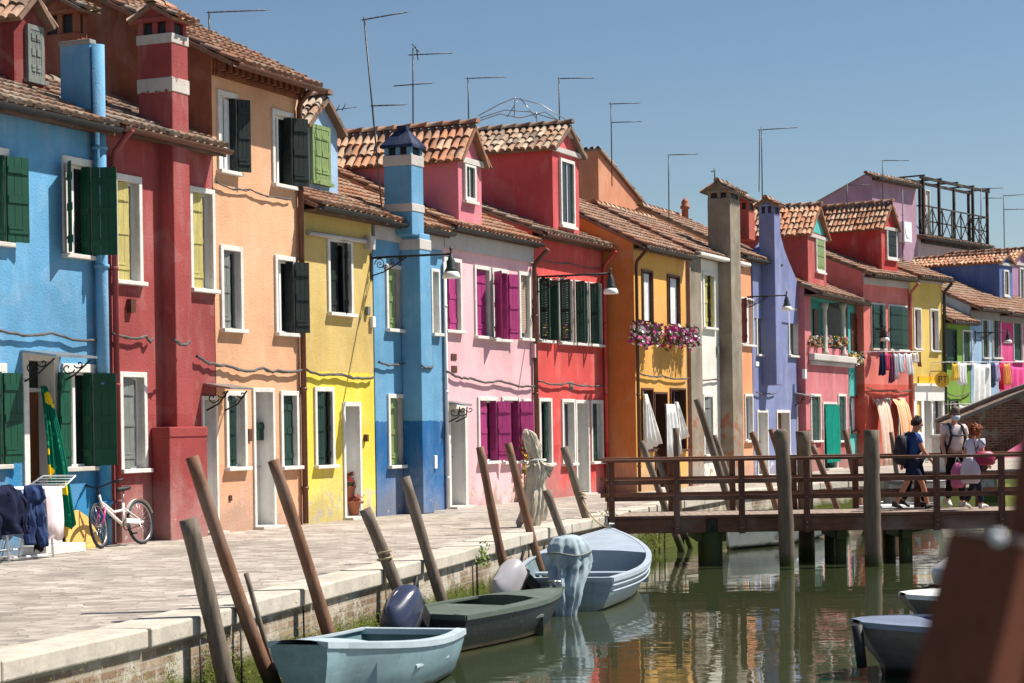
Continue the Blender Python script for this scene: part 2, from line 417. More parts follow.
class House:
    def __init__(s, name, label, fr, pL, pR, off=0.0, cat='house', group='painted houses along the canal'):
        s.fr = fr; s.off = off
        uL = fr.hit(*pL, off)[0]; uR = fr.hit(*pR, off)[0]
        s.u0 = uL; s.W = uR-uL-.006
        w = fr.world(uL+.003, -off)
        s.root = empty(name, (w.x, w.y, 0), fr.ang)
        tag(s.root, label, cat, group)
        s.holes = []
    def px(s, x, y, yo=0.0):
        u, z = s.fr.hit(x, y, s.off - yo)
        return u - s.u0 - .003, z
    def rect(s, x0, x1, y0, y1, yo=0.0):
        ym = (y0+y1)/2; xm = (x0+x1)/2
        return s.px(x0, ym, yo)[0], s.px(x1, ym, yo)[0], s.px(xm, y1, yo)[1], s.px(xm, y0, yo)[1]
    def world(s, x, y, z): return s.root.matrix_basis @ V((x, y, z))
    # ---- walls -----------------------------------------------------
    def walls(s, mat, ze, depth, rd, pitch, side=None, reveal='white_paint', cornice=None, ch=.3):
        s.ze = ze; s.D = depth; s.rd = rd; s.tan = math.tan(R(pitch)); s.mat = mat
        mb = MB(); W = s.W
        us = sorted({0, W, *[h[0] for h in s.holes], *[h[1] for h in s.holes]})
        zs = sorted({-.05, ze, *[h[2] for h in s.holes], *[h[3] for h in s.holes]})
        us = [u for u in us if 0 <= u <= W]; zs = [z for z in zs if -.05 <= z <= ze]
        for i in range(len(us)-1):
            for j in range(len(zs)-1):
                uc = (us[i]+us[i+1])/2; zc = (zs[j]+zs[j+1])/2
                if any(h[0] < uc < h[1] and h[2] < zc < h[3] for h in s.holes): continue
                mb.face([(us[i], 0, zs[j]), (us[i+1], 0, zs[j]), (us[i+1], 0, zs[j+1]), (us[i], 0, zs[j+1])])
        for a, b, c, d, dp in s.holes:
            a, b = max(a, 0), min(b, W); c = max(c, -.05)
            mb.face([(a, 0, c), (a, dp, c), (b, dp, c), (b, 0, c)], 1); mb.face([(a, 0, d), (b, 0, d), (b, dp, d), (a, dp, d)], 1)
            mb.face([(a, 0, c), (a, 0, d), (a, dp, d), (a, dp, c)], 1); mb.face([(b, 0, c), (b, dp, c), (b, dp, d), (b, 0, d)], 1)
            mb.face([(a, dp, c), (b, dp, c), (b, dp, d), (a, dp, d)], 1)
        zr = ze + rd*s.tan - .06; zb = max(1, ze + (2*rd-depth)*s.tan - .06)
        for x in (0, W):
            p = [(x, 0, -.05), (x, 0, ze-.02), (x, rd, zr), (x, depth, zb), (x, depth, -.05)]
            mb.face(p if x else p[::-1], 2)
        mb.face([(0, depth, -.05), (0, depth, zb), (W, depth, zb), (W, depth, -.05)], 2)
        s.wall = mb.build('wall', [mat, reveal, side or mat], s.root)
        if cornice:
            c = MB(); c.box(.004, W-.004, -.05, -.004, ze-ch, ze-.03); c.box(.004, W-.004, -.14, -.004, ze-.1, ze-.024)
            c.build('cornice', cornice, s.root)
    def roof(s, mat='tile', ov=.35, gutter='gutter_dark', xl=0.0, xr=0.0, fascia='soffit', pit=.20, rdg=True):
        mb = MB(); W = s.W + xl + xr; c = 1/math.sqrt(1+s.tan**2); up = V((0, c, c*s.tan))
        zo = s.ze - ov*s.tan + .03
        L = (s.rd+ov)/c
        tiles(mb, (-xl, -ov, zo), (1, 0, 0), up, W, L, pit)
        zr = s.ze + s.rd*s.tan + .03; Lb = (s.D - s.rd)/c
        mb.prism([(-xl, s.rd, zr-.09), (-xl, s.rd, zr), (-xl, s.D, zr-(s.D-s.rd)*s.tan), (-xl, s.D, zr-.09-(s.D-s.rd)*s.tan)], (W, 0, 0), 0, .4)
        if rdg: ridge(mb, (-xl, s.rd, zr), (W-xl, s.rd, zr))
        rf = mb.build('roof', mat, s.root)
        if fascia:
            f = MB(); f.box(-xl+.003, W-xl-.003, -ov+.03, -.003, zo-.10, zo-.075); f.box(-xl+.003, W-xl-.003, -ov+.012, -ov+.03, zo-.13, zo-.06)
            f.build('soffit', fascia, rf)
        if gutter:
            g = MB(); zg = zo - .03; yg = -ov-.07
            n = 7; ang = [math.pi + math.pi*i/n for i in range(n+1)]
            o = [(yg + .075*math.cos(a), zg + .075*math.sin(a)) for a in ang]; i_ = [(yg + .063*math.cos(a), zg + .063*math.sin(a)) for a in ang[::-1]]
            g.prism([(-xl+.01, p[0], p[1]) for p in o + i_], (W-.02, 0, 0))
            g.build('gutter', gutter, rf)
        s.zo = zo; s.ov = ov
        return rf
    # ---- openings --------------------------------------------------
    def window(s, x0, x1, y0, y1, fr=.08, fm='white_stone', sill=True, sh=(), pane='glass', sash='white_paint', dp=.12, bars=1, curtain=None, lintel=0, blind=None, sillm=None):
        a, b, c, d = s.rect(x0, x1, y0, y1)
        ia, ib, ic, id_ = a+fr, b-fr, c+(.02 if sill else fr), d-fr-lintel
        s.holes.append((ia-.004, ib+.004, ic-.004, id_+.004, dp+.06))
        w = MB(); y = dp
        w.box(ia, ib, y, y+.02, ic, id_, 0)
        if sash:
            k = .035
            for q in (ia, ib-k): w.box(q, q+k, y-.03, y-.002, ic, id_, 1)
            for q in (ic, id_-k): w.box(ia+k, ib-k, y-.03, y-.002, q, q+k, 1)
            if bars: w.box((ia+ib)/2-.03, (ia+ib)/2+.03, y-.034, y-.002, ic+k, id_-k, 1)
            for q in range(1, 3) if bars > 1 else (): w.box(ia+k, ib-k, y-.024, y-.003, ic+(id_-ic)*q/3-.012, ic+(id_-ic)*q/3+.012, 1)
        win = w.build('window', [pane, sash or 'white_paint'], s.root)
        if fr > 0:
            f = MB(); y0_, y1_ = -.035, .05
            f.box(a, ia, y0_, y1_, ic, d); f.box(ib, b, y0_, y1_, ic, d); f.box(ia, ib, y0_, y1_, id_, d)
            f.build('frame', fm, win, bevel=.006)
        if sill:
            g = MB(); g.box(a-.03, b+.03, -.10, dp-.032, c-.045, c+.017); g.build('sill', sillm or fm, win, bevel=.008)
        for q in sh: s.shutter(win, ia, ib, ic, id_, *q)
        if not curtain and not blind and pane == 'glass' and not any(q[1] == 'in' for q in sh) and (len(s.holes)*7 + len(s.root['label'])) % 5 < 3:
            curtain = ('curtain', *(((0, .42), (.55, 1.0), (.02, .98))[len(s.holes) % 3]))
        if curtain:
            cm, k0, k1 = curtain
            cm_ = MB(); n = 14
            X = [ia+.03 + (ib-ia-.06)*(k0+(k1-k0)*i/n) for i in range(n+1)]
            cm_.loft([[(x, y-.05+.015*math.sin(i*2.1), z) for i, x in enumerate(X)] for z in (ic+.04, id_-.03)], 0, False, False)
            cm_.build('curtain', cm, win)
        if blind:
            bm = MB(); n = 22; z1 = id_-.01; z0 = ic + (id_-ic)*blind[1]
            for i in range(n):
                q = z0 + (z1-z0)*i/n; bm.box(ia+.005, ib-.005, y-.075, y-.055, q+.004, q+(z1-z0)/n)
            bm.build('blind', blind[0], win)
        return win, (ia, ib, ic, id_)
    def leaf(s, w, h, mat, win, loc, ang, name='shutter', planks=3, slat=False):
        m = MB(); t = .036
        if slat:
            m.box(0, .05, -t/2, t/2, 0, h); m.box(w-.05, w, -t/2, t/2, 0, h)
            for q in (0, h/2-.03, h-.06): m.box(.05, w-.05, -t/2, t/2, q, q+.06)
            n = int(h/.055)
            for i in range(1, n): m.prism([(.05, -t*.4, i*h/n-.02), (.05, -t*.4, i*h/n-.012), (.05, t*.4, i*h/n+.022), (.05, t*.4, i*h/n+.014)], (w-.1, 0, 0))
        else:
            for i in range(planks): m.box(w*i/planks+.003, w*(i+1)/planks-.003, -t/2, t/2, 0, h)
            m.box(.008, w-.008, -t/2+.008, t/2-.008, .004, h-.004)
            for q in (.14, .5, .84):
                for sg in (-1, 1): m.box(.012, w-.012, min(sg*t/2, sg*(t/2+.013)), max(sg*t/2, sg*(t/2+.013)), h*q-.05, h*q+.05)
            for q in (.16, .82): m.box(.0, w*.7, -t/2-.02, -t/2-.0135, h*q-.012, h*q+.012)
        return m.build(name, mat, win, loc, (0, 0, ang))
    def shutter(s, win, ia, ib, ic, id_, side, kind, ang, mat, wf=.5, w=None, slat=False):
        h = id_-ic-.02; w = w or (ib-ia)*wf; z = ic+.01
        a = R(ang); sg = 1 if side == 'L' else -1
        hx = ia if side == 'L' else ib
        if kind == 'fold':
            y = -.055
            s.leaf(.16, h, mat, win, (hx+sg*.03, .115, z), -math.pi/2)
            s.leaf(w, h, mat, win, (hx, y, z), (-a if side == 'L' else math.pi+a), slat=slat)
        elif kind == 'in':            # closed leaf standing in the reveal
            s.leaf(w, h, mat, win, (hx+sg*.004, .075, z), (0 if side == 'L' else math.pi) + (-sg)*a, slat=slat)
        else:
            s.leaf(w, h, mat, win, (hx-sg*.02, -.062, z), (-a if side == 'L' else math.pi+a), slat=slat)
    def door(s, x0, x1, y0, y1, fr=.09, fm='white_stone', mat='white_door', dp=.25, panels=True, dark=0, name='door', transom=0, handle=True, open_=0):
        a, b, c, d = s.rect(x0, x1, y0, y1); c = -.0
        ia, ib, id_ = a+fr, b-fr, d-fr
        s.holes.append((ia-.004, ib+.004, -.05, id_+.004, dp+.06))
        w = MB(); y = dp; wd = ib-ia; zt = id_ - transom
        w.box(ia, ib, y, y+.045, .05, zt-.01 if transom else id_, 0)
        if panels:
            for z0, z1 in ((.15, .85), (.98, zt-.15)):
                w.box(ia+wd*.16, ib-wd*.16, y-.012, y-.002, z0, z1, 0)
                w.box(ia+wd*.24, ib-wd*.24, y-.022, y-.013, z0+.07, z1-.07, 0)
        if transom:
            w.box(ia, ib, y, y+.02, zt+.05, id_, 1); w.box(ia, ib, y-.05, y+.03, zt-.01, zt+.048, 2)
            w.box((ia+ib)/2-.02, (ia+ib)/2+.02, y-.02, y-.002, zt+.05, id_, 2)
        o = w.build(name, [mat, 'glass', fm], s.root)
        if handle:
            k = MB(); k.ball((ib-.10, y-.06, 1.02), .028); k.tube([(ib-.10, y, 1.02), (ib-.10, y-.05, 1.02)], .012, 6); k.build('handle', 'steel', o)
        if fr > 0:
            f = MB(); y0_, y1_ = -.03, .06
            f.box(a, ia, y0_, y1_, 0, d); f.box(ib, b, y0_, y1_, 0, d); f.box(ia, ib, y0_, y1_, id_, d)
            f.build('frame', fm, o, bevel=.006)
        g = MB(); g.box(a-.02, b+.02, -.2, dp-.002, 0, .045); g.box(ia-.003, ib+.003, .0, dp-.003, .046, .052); g.build('threshold', 'sill_stone', o, bevel=.008)
        return o, (ia, ib, 0, id_)
    # ---- roof pieces -----------------------------------------------
    def dormer(s, xl, xr, ybase, yeave, yapex, yf, depth, mat, win=None, roofmat='tile_orange', trim='white_cornice', shut=None, framem='white_stone', side=None, ovl=.18, gable=True, tri=None, pit=.175):
        x0 = s.px(xl, (ybase+yeave)/2, yf)[0]; x1 = s.px(xr, (ybase+yeave)/2, yf)[0]
        z0 = s.px((xl+xr)/2, ybase, yf)[1]; z1 = s.px((xl+xr)/2, yeave, yf)[1]; z2 = s.px((xl+xr)/2, yapex, yf)[1]
        xm = (x0+x1)/2; m = MB()
        z0 -= .25 if yf > .05 else 0
        m.prism([(x0, yf, z0), (x1, yf, z0), (x1, yf, z1), (xm, yf, z2-.06), (x0, yf, z1)], (0, depth, 0))
        dm = m.build('dormer', mat, s.root)
        t = MB(); rise = z2-z1; run = (x1-x0)/2; ln = math.hypot(rise, run); ux = run/ln; uz = rise/ln
        e0 = V((x0-ux*ovl, 0, z1-uz*ovl)); L = ln+ovl
        tiles(t, (e0.x, yf+depth, e0.z), (0, -1, 0), (ux, 0, uz), depth+.16, L, pit)
        tiles(t, (x1+ux*ovl, yf-.16, e0.z), (0, 1, 0), (-ux, 0, uz), depth+.16, L, pit)
        ridge(t, (xm, yf-.17, z2+.03), (xm, yf+depth, z2+.03), .10)
        t.build('roof', roofmat, dm)
        if trim:
            k = MB()
            for q in (x0, x1):
                sg = 1 if q == x0 else -1
                k.bar((q-sg*.06, yf-.03, z1-.03-.06*uz), (xm, yf-.03, z2-.06), .06, .12, V((0, 1, 0)))
            k.box(x0-.04, x1+.04, yf-.07, yf-.002, z1-.16, z1-.05)
            k.build('gable_moulding', trim, dm)
        if tri:
            k = MB(); k.prism([(x0+.16, yf-.012, z1+.02), (x1-.16, yf-.012, z1+.02), (xm, yf-.012, z2-.26)], (0, .01, 0)); k.build('gable_panel', tri, dm)
        if win:
            a, b = s.px(win[0], (win[2]+win[3])/2, yf)[0], s.px(win[1], (win[2]+win[3])/2, yf)[0]
            c, d = s.px((win[0]+win[1])/2, win[3], yf)[1], s.px((win[0]+win[1])/2, win[2], yf)[1]
            w = MB(); k = .07
            w.box(a+k, b-k, yf-.012, yf-.003, c+k, d-k, 0)
            for q in (a, b-k): w.box(q, q+k, yf-.06, yf-.002, c, d, 1)
            for q in (c, d-k): w.box(a+k, b-k, yf-.06, yf-.002, q, q+k, 1)
            w.box(a-.05, b+.05, yf-.1, yf-.003, c-.06, c-.001, 1)
            if not shut: w.box((a+b)/2-.015, (a+b)/2+.015, yf-.03, yf-.013, c+k, d-k, 1)
            w.build('window', ['glass', framem], dm)
            if shut:
                hw = (b-a-2*k)/2-.006
                for q in (a+k+.003, (a+b)/2+.003): s.leaf(hw, d-c-2*k-.01, shut, dm, (q, yf-.035, c+k+.005), 0)
        return dm
    def chimney(s, xl, xr, ytop, ybot, p, back, mat, bands=(), cap='tile', capm='tile', z0=None, bandm='white_cornice', h_open=.28, capov=.14, name='chimney', ymid=None, capmat=None):
        ym = ymid if ymid else (ytop+ybot)/2
        x0 = s.px(xl, ym, -p)[0]; x1 = s.px(xr, ym, -p)[0]; xm = (xl+xr)/2
        z1 = s.px(xm, ytop, -p)[1]; z0 = s.px(xm, ybot, -p)[1] if z0 is None else z0
        m = MB(); m.box(x0, x1, -p, back, z0, z1)
        ch = m.build(name, mat, s.root, bevel=.02)
        for yb, hb in bands:
            zb = s.px(xm, yb, -p)[1]; b = MB(); b.box(x0-.014, x1+.014, -p-.014, back+.014, zb-hb/2, zb+hb/2); b.build('band', bandm, ch, bevel=.012)
        if cap and cap != 'flat':
            c = MB(); o = capov
            c.box(x0+.05, x1-.05, -p+.05, back-.05, z1-.01, z1+h_open-.02, 1)
            for a in (x0+.012, x1-.10):
                for b in (-p+.012, (back-p)/2-.05, back-.10): c.box(a, a+.088, b, b+.088, z1+.001, z1+h_open, 2)
            zc = z1+h_open
            if cap == 'tile':
                c.box(x0-.05, x1+.05, -p-.05, back+.05, zc, zc+.06, 2)
                xm_ = (x0+x1)/2; ln = (x1-x0)/2+o; rise = ln*.62; ll = math.hypot(ln, rise); u = ln/ll; w = rise/ll
                yc = (back-p)/2; ly = (back+p)/2+o; ry = min(ly*.55, .4)
                # ridge runs along the street: slopes to the front and back
                ll = math.hypot(ly, ry); u = ly/ll; w = ry/ll
                c.prism([(x0-.02, yc-ly+.15, zc+.061), (x0-.02, yc, zc+ry), (x0-.02, yc+ly-.15, zc+.061)], (x1-x0+.04, 0, 0), 2)
                tiles(c, (x0-o, yc-ly, zc+.03), (1, 0, 0), (0, u, w), x1-x0+2*o, ll, .17, .26, .05, 0)
                tiles(c, (x1+o, yc+ly, zc+.03), (-1, 0, 0), (0, -u, w), x1-x0+2*o, ll, .17, .26, .05, 0)
                ridge(c, (x0-o, yc, zc+ry+.05), (x1+o, yc, zc+ry+.05), .09)
            elif cap == 'pyramid':
                c.box(x0-.05, x1+.05, -p-.05, back+.05, zc, zc+.05, 3)
                q = [(x0-.05, -p-.05, zc+.051), (x1+.05, -p-.05, zc+.051), (x1+.05, back+.05, zc+.051), (x0-.05, back+.05, zc+.051)]
                k = .13; r = [((x0+x1)/2+sx*k*.4, (back-p)/2+sy*k, zc+.34) for sx, sy in ((-1, -1), (1, -1), (1, 1), (-1, 1))]
                for i in range(4): c.face([q[i], q[(i+1) % 4], r[(i+1) % 4], r[i]], 3)
                c.box((x0+x1)/2-.06, (x0+x1)/2+.06, (back-p)/2-.1, (back-p)/2+.1, zc+.341, zc+.44, 3)
            c.build('cap', [capm, 'black', mat, capmat or mat], ch)
        return ch
    def pipe(s, x, y0, y1, r=.045, mat='gutter_brown', yo=-.07, bend=True, name='downpipe', z1=None):
        u, zt = s.px(x, y0, yo); zb = s.px(x, y1, yo)[1] if y1 else 0.02
        if z1 is not None: zt = z1
        m = MB(); pts = [(u, yo, zb), (u, yo, zt)]
        if bend: pts = [(u, yo, zb), (u, yo, zt-.35), (u, yo-.03, zt-.25), (u, -.33, zt-.02), (u, -.40, zt+.05)]
        m.tube(pts, r, 10)
        z = .6
        while z < zt-.4: m.tube([(u, yo, z), (u, yo, z+.05)], r*1.25, 10); z += 1.7
        return m.build(name, mat, s.root)
    def canopy(s, x0, x1, y, out=.7, mat='steel', drop=.08):
        a, z = s.px(x0, y); b = s.px(x1, y)[0]
        m = MB(); m.prism([(a, -.01, z+drop), (a, -.01, z+drop+.03), (a, -out, z+.03), (a, -out, z)], (b-a, 0, 0))
        o = m.build('canopy', mat, s.root)
        for q in (a+.06, b-.06):
            k = MB()
            k.tube([(q, -.02, z-.32), (q, -.25, z-.22), (q, -out+.08, z-.02)], .014, 6)
            k.tube([(q, -.02+.12*t*math.cos(t*6)*-1-.12, z-.12+.1*t*math.sin(t*6)) for t in [i/16 for i in range(17)]], .010, 5)
            k.tube([(q, -.33+.09*t*math.cos(t*6), z-.02-.05+.07*t*math.sin(t*6)) for t in [i/16 for i in range(17)]], .010, 5)
            k.build('bracket', 'iron', o)
        return o

def flowerbox(mb_leaf, mb_fl, c, ext, n, cols, rng, drop=0, size=.045):
    """leaf blades and small petals scattered through the volume of a window box planting"""
    for i in range(n):
        p = V(c) + V((rng.uniform(-1, 1)*ext[0], rng.uniform(-1, 1)*ext[1], rng.uniform(-1, 1)*ext[2] - abs(rng.gauss(0, drop))))
        nrm = V((rng.gauss(0, 1), rng.gauss(-.6, 1), rng.gauss(.5, 1))).normalized(); x = nrm.orthogonal().normalized(); y = nrm.cross(x)
        if rng.random() < .5:
            L = size*rng.uniform(.8, 1.8); w = L*.5
            mb_leaf.face([p-x*L, p-y*w, p+x*L, p+y*w])
        else:
            r = size*rng.uniform(.7, 1.15); k = rng.choice(cols)
            q = [p + (x*math.cos(t) + y*math.sin(t))*r + nrm*r*.35 for t in [2*math.pi*i/6 for i in range(6)]]
            ids = [mb_fl.pt(v) for v in q]; cc = mb_fl.pt(p)
            for i in range(6): mb_fl.fi((ids[i], ids[(i+1) % 6], cc), k)
# ------------------------------------------------------------------ the painted houses, left to right
C = srgb
# --- bright blue house at the left edge
S_blue = stucco('blue_render', C(98, 164, 206), C(50, 134, 184), 2.1, .55)
h = House('house', 'bright blue house with green shutters and a draped open doorway, beside the dark red house', FR1, (-70, 562), (107, 540)); H1 = h
BL = 'sh_green'
h.window(-14, 8, 147, 243, fr=.1, sill=True, sh=[('R', 'fold', 165, 'sh_green', .5, .36)], sillm='sill_stone')
h.window(62, 93, 158, 256, fr=.1, sh=[('L', 'flat', 140, 'sh_green', .5, .27), ('R', 'fold', 112, 'sh_green', .5, .36)], sillm='sill_stone')
h.window(-20, 6, 363, 466, fr=.12, sh=[('R', 'fold', 172, 'sh_green', .5, .34), ('L', 'flat', 170, 'sh_green')], sillm='sill_stone')
h.window(62, 96, 364, 468, fr=.12, sh=[('L', 'flat', 172, 'sh_green', .5, .30), ('R', 'fold', 118, 'sh_green', .5, .32)], sillm='sill_stone')
od, dr1 = h.door(23, 59, 352, 544, fr=.12, mat='wood_door', transom=.42)
h.canopy(20, 62, 358, .6)
ze = h.px(100, 122)[1]
h.walls(S_blue, ze, 5.5, 2.1, 24); h.roof('tile_old', .27)
h.pipe(98, 45, 0, .095, S_blue, -.12, False, 'flue_pipe')
h.chimney(90, 95.5, 40, 128, .02, .50, S_blue, cap='flat', bandm='grey_stucco', bands=[(42, .07)], name='chimney')
h.dormer(14, 45, 86, 18, -6, 1.0, 2.2, stucco('brick_red_render', C(140, 56, 56)), ovl=.1, win=(25, 41, 26, 80), shut='sh_grey', trim=None, roofmat='tile_old', framem='sh_grey')
s_ = MB(); a, z = h.px(46, 548, -.6); b = h.px(86, 548, -.6)[0]
s_.box(a, b, -.60, -.21, .0, .13); s_.box(a+.1, b-.2, -.36, -.21, .132, .27); s_.build('doorstep', 'white_stone', h.root, bevel=.012)

def wall_box(h, x, y, w, hh, mat, d=.07, name='junction_box'):
    a, z = h.px(x, y); m = MB(); m.box(a-w/2, a+w/2, -d, -.002, z-hh/2, z+hh/2); return m.build(name, mat, h.root, bevel=.006)

# --- dark red house with the big chimney breast
S_red = stucco('dark_red_render', C(164, 74, 72), C(158, 66, 64), 1.9, .6)
h = House('house', 'dark red house with a massive chimney breast, between the blue and the apricot house', FR1, (108, 548), (218, 530)); H2 = h
h.window(113, 141, 175, 282, sh=[('L', 'in', 8, 'sh_olive', .62)], pane='glass', lintel=.02)
h.window(189, 214, 188, 290, sh=[('L', 'in', 8, 'sh_olive', .6)])
h.window(119, 146, 372, 470, sh=[('L', 'in', 5, 'sh_grey', .66)])
h.door(202, 217.5, 396, 530, fr=.06, mat='white_door')
ze = h.px(215, 145)[1]
h.walls(S_red, ze, 5.5, 2.0, 24); h.roof('tile_old', .28, 'gutter_brown')
h.chimney(172, 188.5, 36, 250, .25, .36, S_red, bandm=stucco('worn_white_band', C(206, 198, 188), None, 0, .8, peel=C(122, 72, 66), peelz=11), bands=[(40, .15), (86, .22)], z0=1.5, capov=.10, ymid=90, h_open=.2)
m = MB(); a = h.px(170, 480, -.32)[0]; b = h.px(208, 480, -.32)[0]; z = h.px(188, 428, -.32)[1]
m.box(a, b, -.32, -.002, -.02, z); m.box(a-.012, b+.012, -.335, -.003, z-.14, z+.02); m.build('chimney_base', S_red, h.root, bevel=.02)
h.pipe(113, 134, 0, .045, S_red); m = MB(); a, z = h.px(129, 306)
m.box(a-.06, a+.06, -.08, -.002, z-.1, z+.1); m.build('meter_box', 'sh_brown', h.root)
# extra chimney far back on the red roof
h.chimney(78, 88, 33, 90, -1.7, 2.4, stucco('brown_stack_render', C(150, 92, 66)), cap='tile', capm='tile_old', h_open=.3, capov=.16)

# --- tall apricot house
S_peach = stucco('apricot_render', C(228, 172, 130), C(222, 160, 118), 1.1, .5)
S_brown = stucco('shaded_brown_render', C(150, 92, 66), None, 0, .9)  # apricot house side wall: its shade is mixed into this brown
h = House('house', 'tall apricot house of three storeys with near-black shutters', FR1, (218.5, 534), (304, 522)); H3 = h
h.window(217, 237, 92, 172, sh=[('R', 'fold', 150, 'sh_dark', .5, .24)])
h.window(271.5, 292.5, 111, 186, sh=[('R', 'fold', 150, 'sh_dark', .5, .30)])
h.window(220, 242, 246, 330, sh=[('L', 'in', 10, 'sh_grey', .5)], sash='sh_grey')
h.window(274.5, 294.5, 256, 334, sh=[('R', 'fold', 150, 'sh_dark', .5, .28)])
h.window(225, 246, 391, 468, sh=[('L', 'in', 25, 'sh_darkgreen', .45)])
h.window(280, 298, 391, 467, sh=[('L', 'in', 4, 'sh_darkgreen', .5), ('R', 'in', 4, 'sh_darkgreen', .5)])
od, r = h.door(253, 274.5, 388, 530, fr=.07, mat='white_door', panels=False)
m = MB(); a, z = h.px(261, 432, .2); m.box(a-.17, a+.17, .16, .245, z-.14, z+.16); m.box(a-.15, a+.15, .145, .159, z+.05, z+.13); m.build('letter_box', 'sh_darkgreen', od)
h.canopy(203, 226, 390, .5)
ze = h.px(314, 87, -.5)[1] + .23
h.walls(S_peach, ze, 7.0, 3.4, 27, side=S_brown); h.roof('tile', .45, 'gutter_brown', xl=.12, fascia=None)
m = MB(); W = h.W
m.box(0.01, W-.01, -.10, -.004, ze-.36, ze-.30); m.box(.01, W-.01, -.24, -.004, ze-.12, ze-.02)
q = .03
while q < W-.1: m.box(q, q+.10, -.19, -.005, ze-.295, ze-.125); q += .2
m.build('brick_cornice', brickmat('cornice_brick', C(150, 84, 56), C(120, 66, 46), C(120, 100, 84), 1, .12, .06), h.root)
h.pipe(299, 88, 0, .05, 'gutter_brown')

# --- yellow house
S_yel = stucco('yellow_render', C(212, 182, 104), C(238, 212, 62), h.px(340, 372)[1], .5, peel=C(205, 190, 150), peelz=.9)
h = House('house', 'low yellow house, brighter lemon below, with a pale blue dormer', FR1, (304.5, 521), (376, 514)); H4 = h
h.window(327, 352, 238, 314, sh=[('L', 'in', 3, 'sh_dark', .5), ('R', 'in', 30, 'sh_dark', .5)])
h.window(314, 333.5, 387, 466, sh=[('L', 'in', 18, 'sh_darkgreen', .5), ('R', 'in', 35, 'sh_dark', .5)])
h.door(343, 361, 402, 522, fr=.08, mat='white_door', panels=False, dp=.32)
ze = h.px(372, 213)[1]
h.walls(S_yel, ze, 4.6, 2.0, 22); h.roof('tile', .35)
h.dormer(306, 337.5, 188, 124, 98, .7, 1.4, stucco('pale_blue_render', C(158, 190, 222)), win=(310, 328, 126, 182), shut='sh_lightgreen', trim=None, roofmat='tile_old', framem='sh_lightgreen')
m = MB(); a, z = h.px(366, 242); b = h.px(306, 224)[0]; m.tube([(b, -.05, z-.02), (a-.06, -.05, z)], .045, 6); m.box(a-.08, a+.1, -.14, -.002, z-.14, z+.1); m.build('cable_duct', 'white_cornice', h.root)

# --- blue house with slim chimney
S_b2 = stucco('sky_blue_render', C(100, 160, 198), C(28, 100, 158), h.px(420, 421)[1], .5)
h = House('house', 'narrow two-tone blue house with a slim blue chimney and dark blue base', FR1, (377, 514), (446, 508)); H5 = h
h.window(385.5, 403.5, 265, 330, sh=[('L', 'in', 12, 'sh_lightgreen', .52)])
h.window(430.5, 439, 269, 334, fr=.06)
h.window(387.5, 405.5, 394, 466, sh=[('L', 'in', 12, 'sh_lightgreen', .52)])
ze = h.px(440, 229)[1]
h.walls(S_b2, ze, 6, 3.0, 25, cornice='white_cornice', ch=.42); h.roof('tile_orange', .20)
S_navy = stucco('deep_blue_render', C(52, 104, 160))
S_cap = stucco('navy_cap_render', C(30, 48, 82))
h.chimney(411.5, 423.5, 163, 190, .40, .18, S_b2, bands=[(161, .2), (208, .15)], cap='pyramid', z0=ze-.3, ymid=185, capmat=S_cap)
h.chimney(421, 432, 234, 372, .42, -.003, S_b2, bands=[(245, .2)], cap=None, z0=0, ymid=340, name='chimney_breast')
h.pipe(444.5, 262, 0, .035, 'white_paint', -.05, False)

# --- pink house with magenta shutters
S_pk = stucco('pink_render', C(238, 184, 190), None, 0, .45, peel=C(190, 160, 140), peelz=.7)
h = House('house', 'pale pink house with magenta shutters and a pink dormer', FR1, (446.5, 508), (535.5, 497)); H6 = h
SM = 'sh_magenta'
h.window(443.5, 461, 258, 331, sh=[('R', 'in', 3, SM, .62)])
h.window(474, 490, 266, 337, sh=[('L', 'in', 4, SM, .85)])
h.window(491.5, 508, 269, 340, sh=[('L', 'flat', 135, SM, .5), ('R', 'fold', 160, SM, .5, .30)])
h.window(518.5, 530, 272, 339, blind=('sh_beige', .08))
od, r = h.door(448, 466.5, 404, 509, fr=.1, mat='sh_grey', dp=.3)
h.window(477.5, 497, 397, 462, sh=[('L', 'in', 4, SM, .55), ('R', 'fold', 150, SM, .5, .34)])
h.window(501.5, 519.5, 397, 462, sh=[('L', 'in', 4, SM, .55), ('R', 'fold', 150, SM, .5, .36)])
h.window(522.5, 530.5, 399, 462, fr=.06)
h.canopy(446, 456, 406, .35)
ze = h.px(530, 240)[1]
h.walls(S_pk, ze, 6, 3.0, 25, cornice='white_cornice', ch=.50); h.roof('tile_orange', .20)
h.dormer(458.5, 481.5, 236, 157, 126, .004, 3.2, stucco('pink_dormer_render', C(222, 128, 142)), win=(463, 474, 164, 201), trim='sill_stone')
h.pipe(534, 252, 0, .05, 'gutter_brown')

# --- coral red house
S_cr = stucco('coral_red_render', C(218, 78, 72), C(206, 58, 56), 1.2, .5)
h = House('house', 'coral red house with slatted dark green shutters and a tall red dormer', FR1, (536, 497), (606, 492)); H7 = h
SD = 'sh_darkgreen'
h.window(537.5, 551.5, 278, 341, fr=.03, sh=[('L', 'flat', 100, SD, .4, .25, True), ('R', 'in', 75, SD, .4)], pane='glass')
h.window(558, 572, 279, 343, fr=.03, sh=[('L', 'flat', 95, SD, .5, .25, True)])
h.window(574, 587, 281, 344, fr=.03, sh=[('L', 'flat', 120, SD, .5, .30, True), ('R', 'in', 30, SD, .5)])
h.window(588.5, 601, 283, 345, fr=.03, sh=[('L', 'flat', 120, SD, .5, .30, True), ('R', 'in', 10, SD, .55)])
h.window(538.5, 551.5, 398, 464, fr=.08, sh=[('R', 'in', 12, SD, .4)])
h.window(561.5, 574.5, 399, 464, fr=.08)
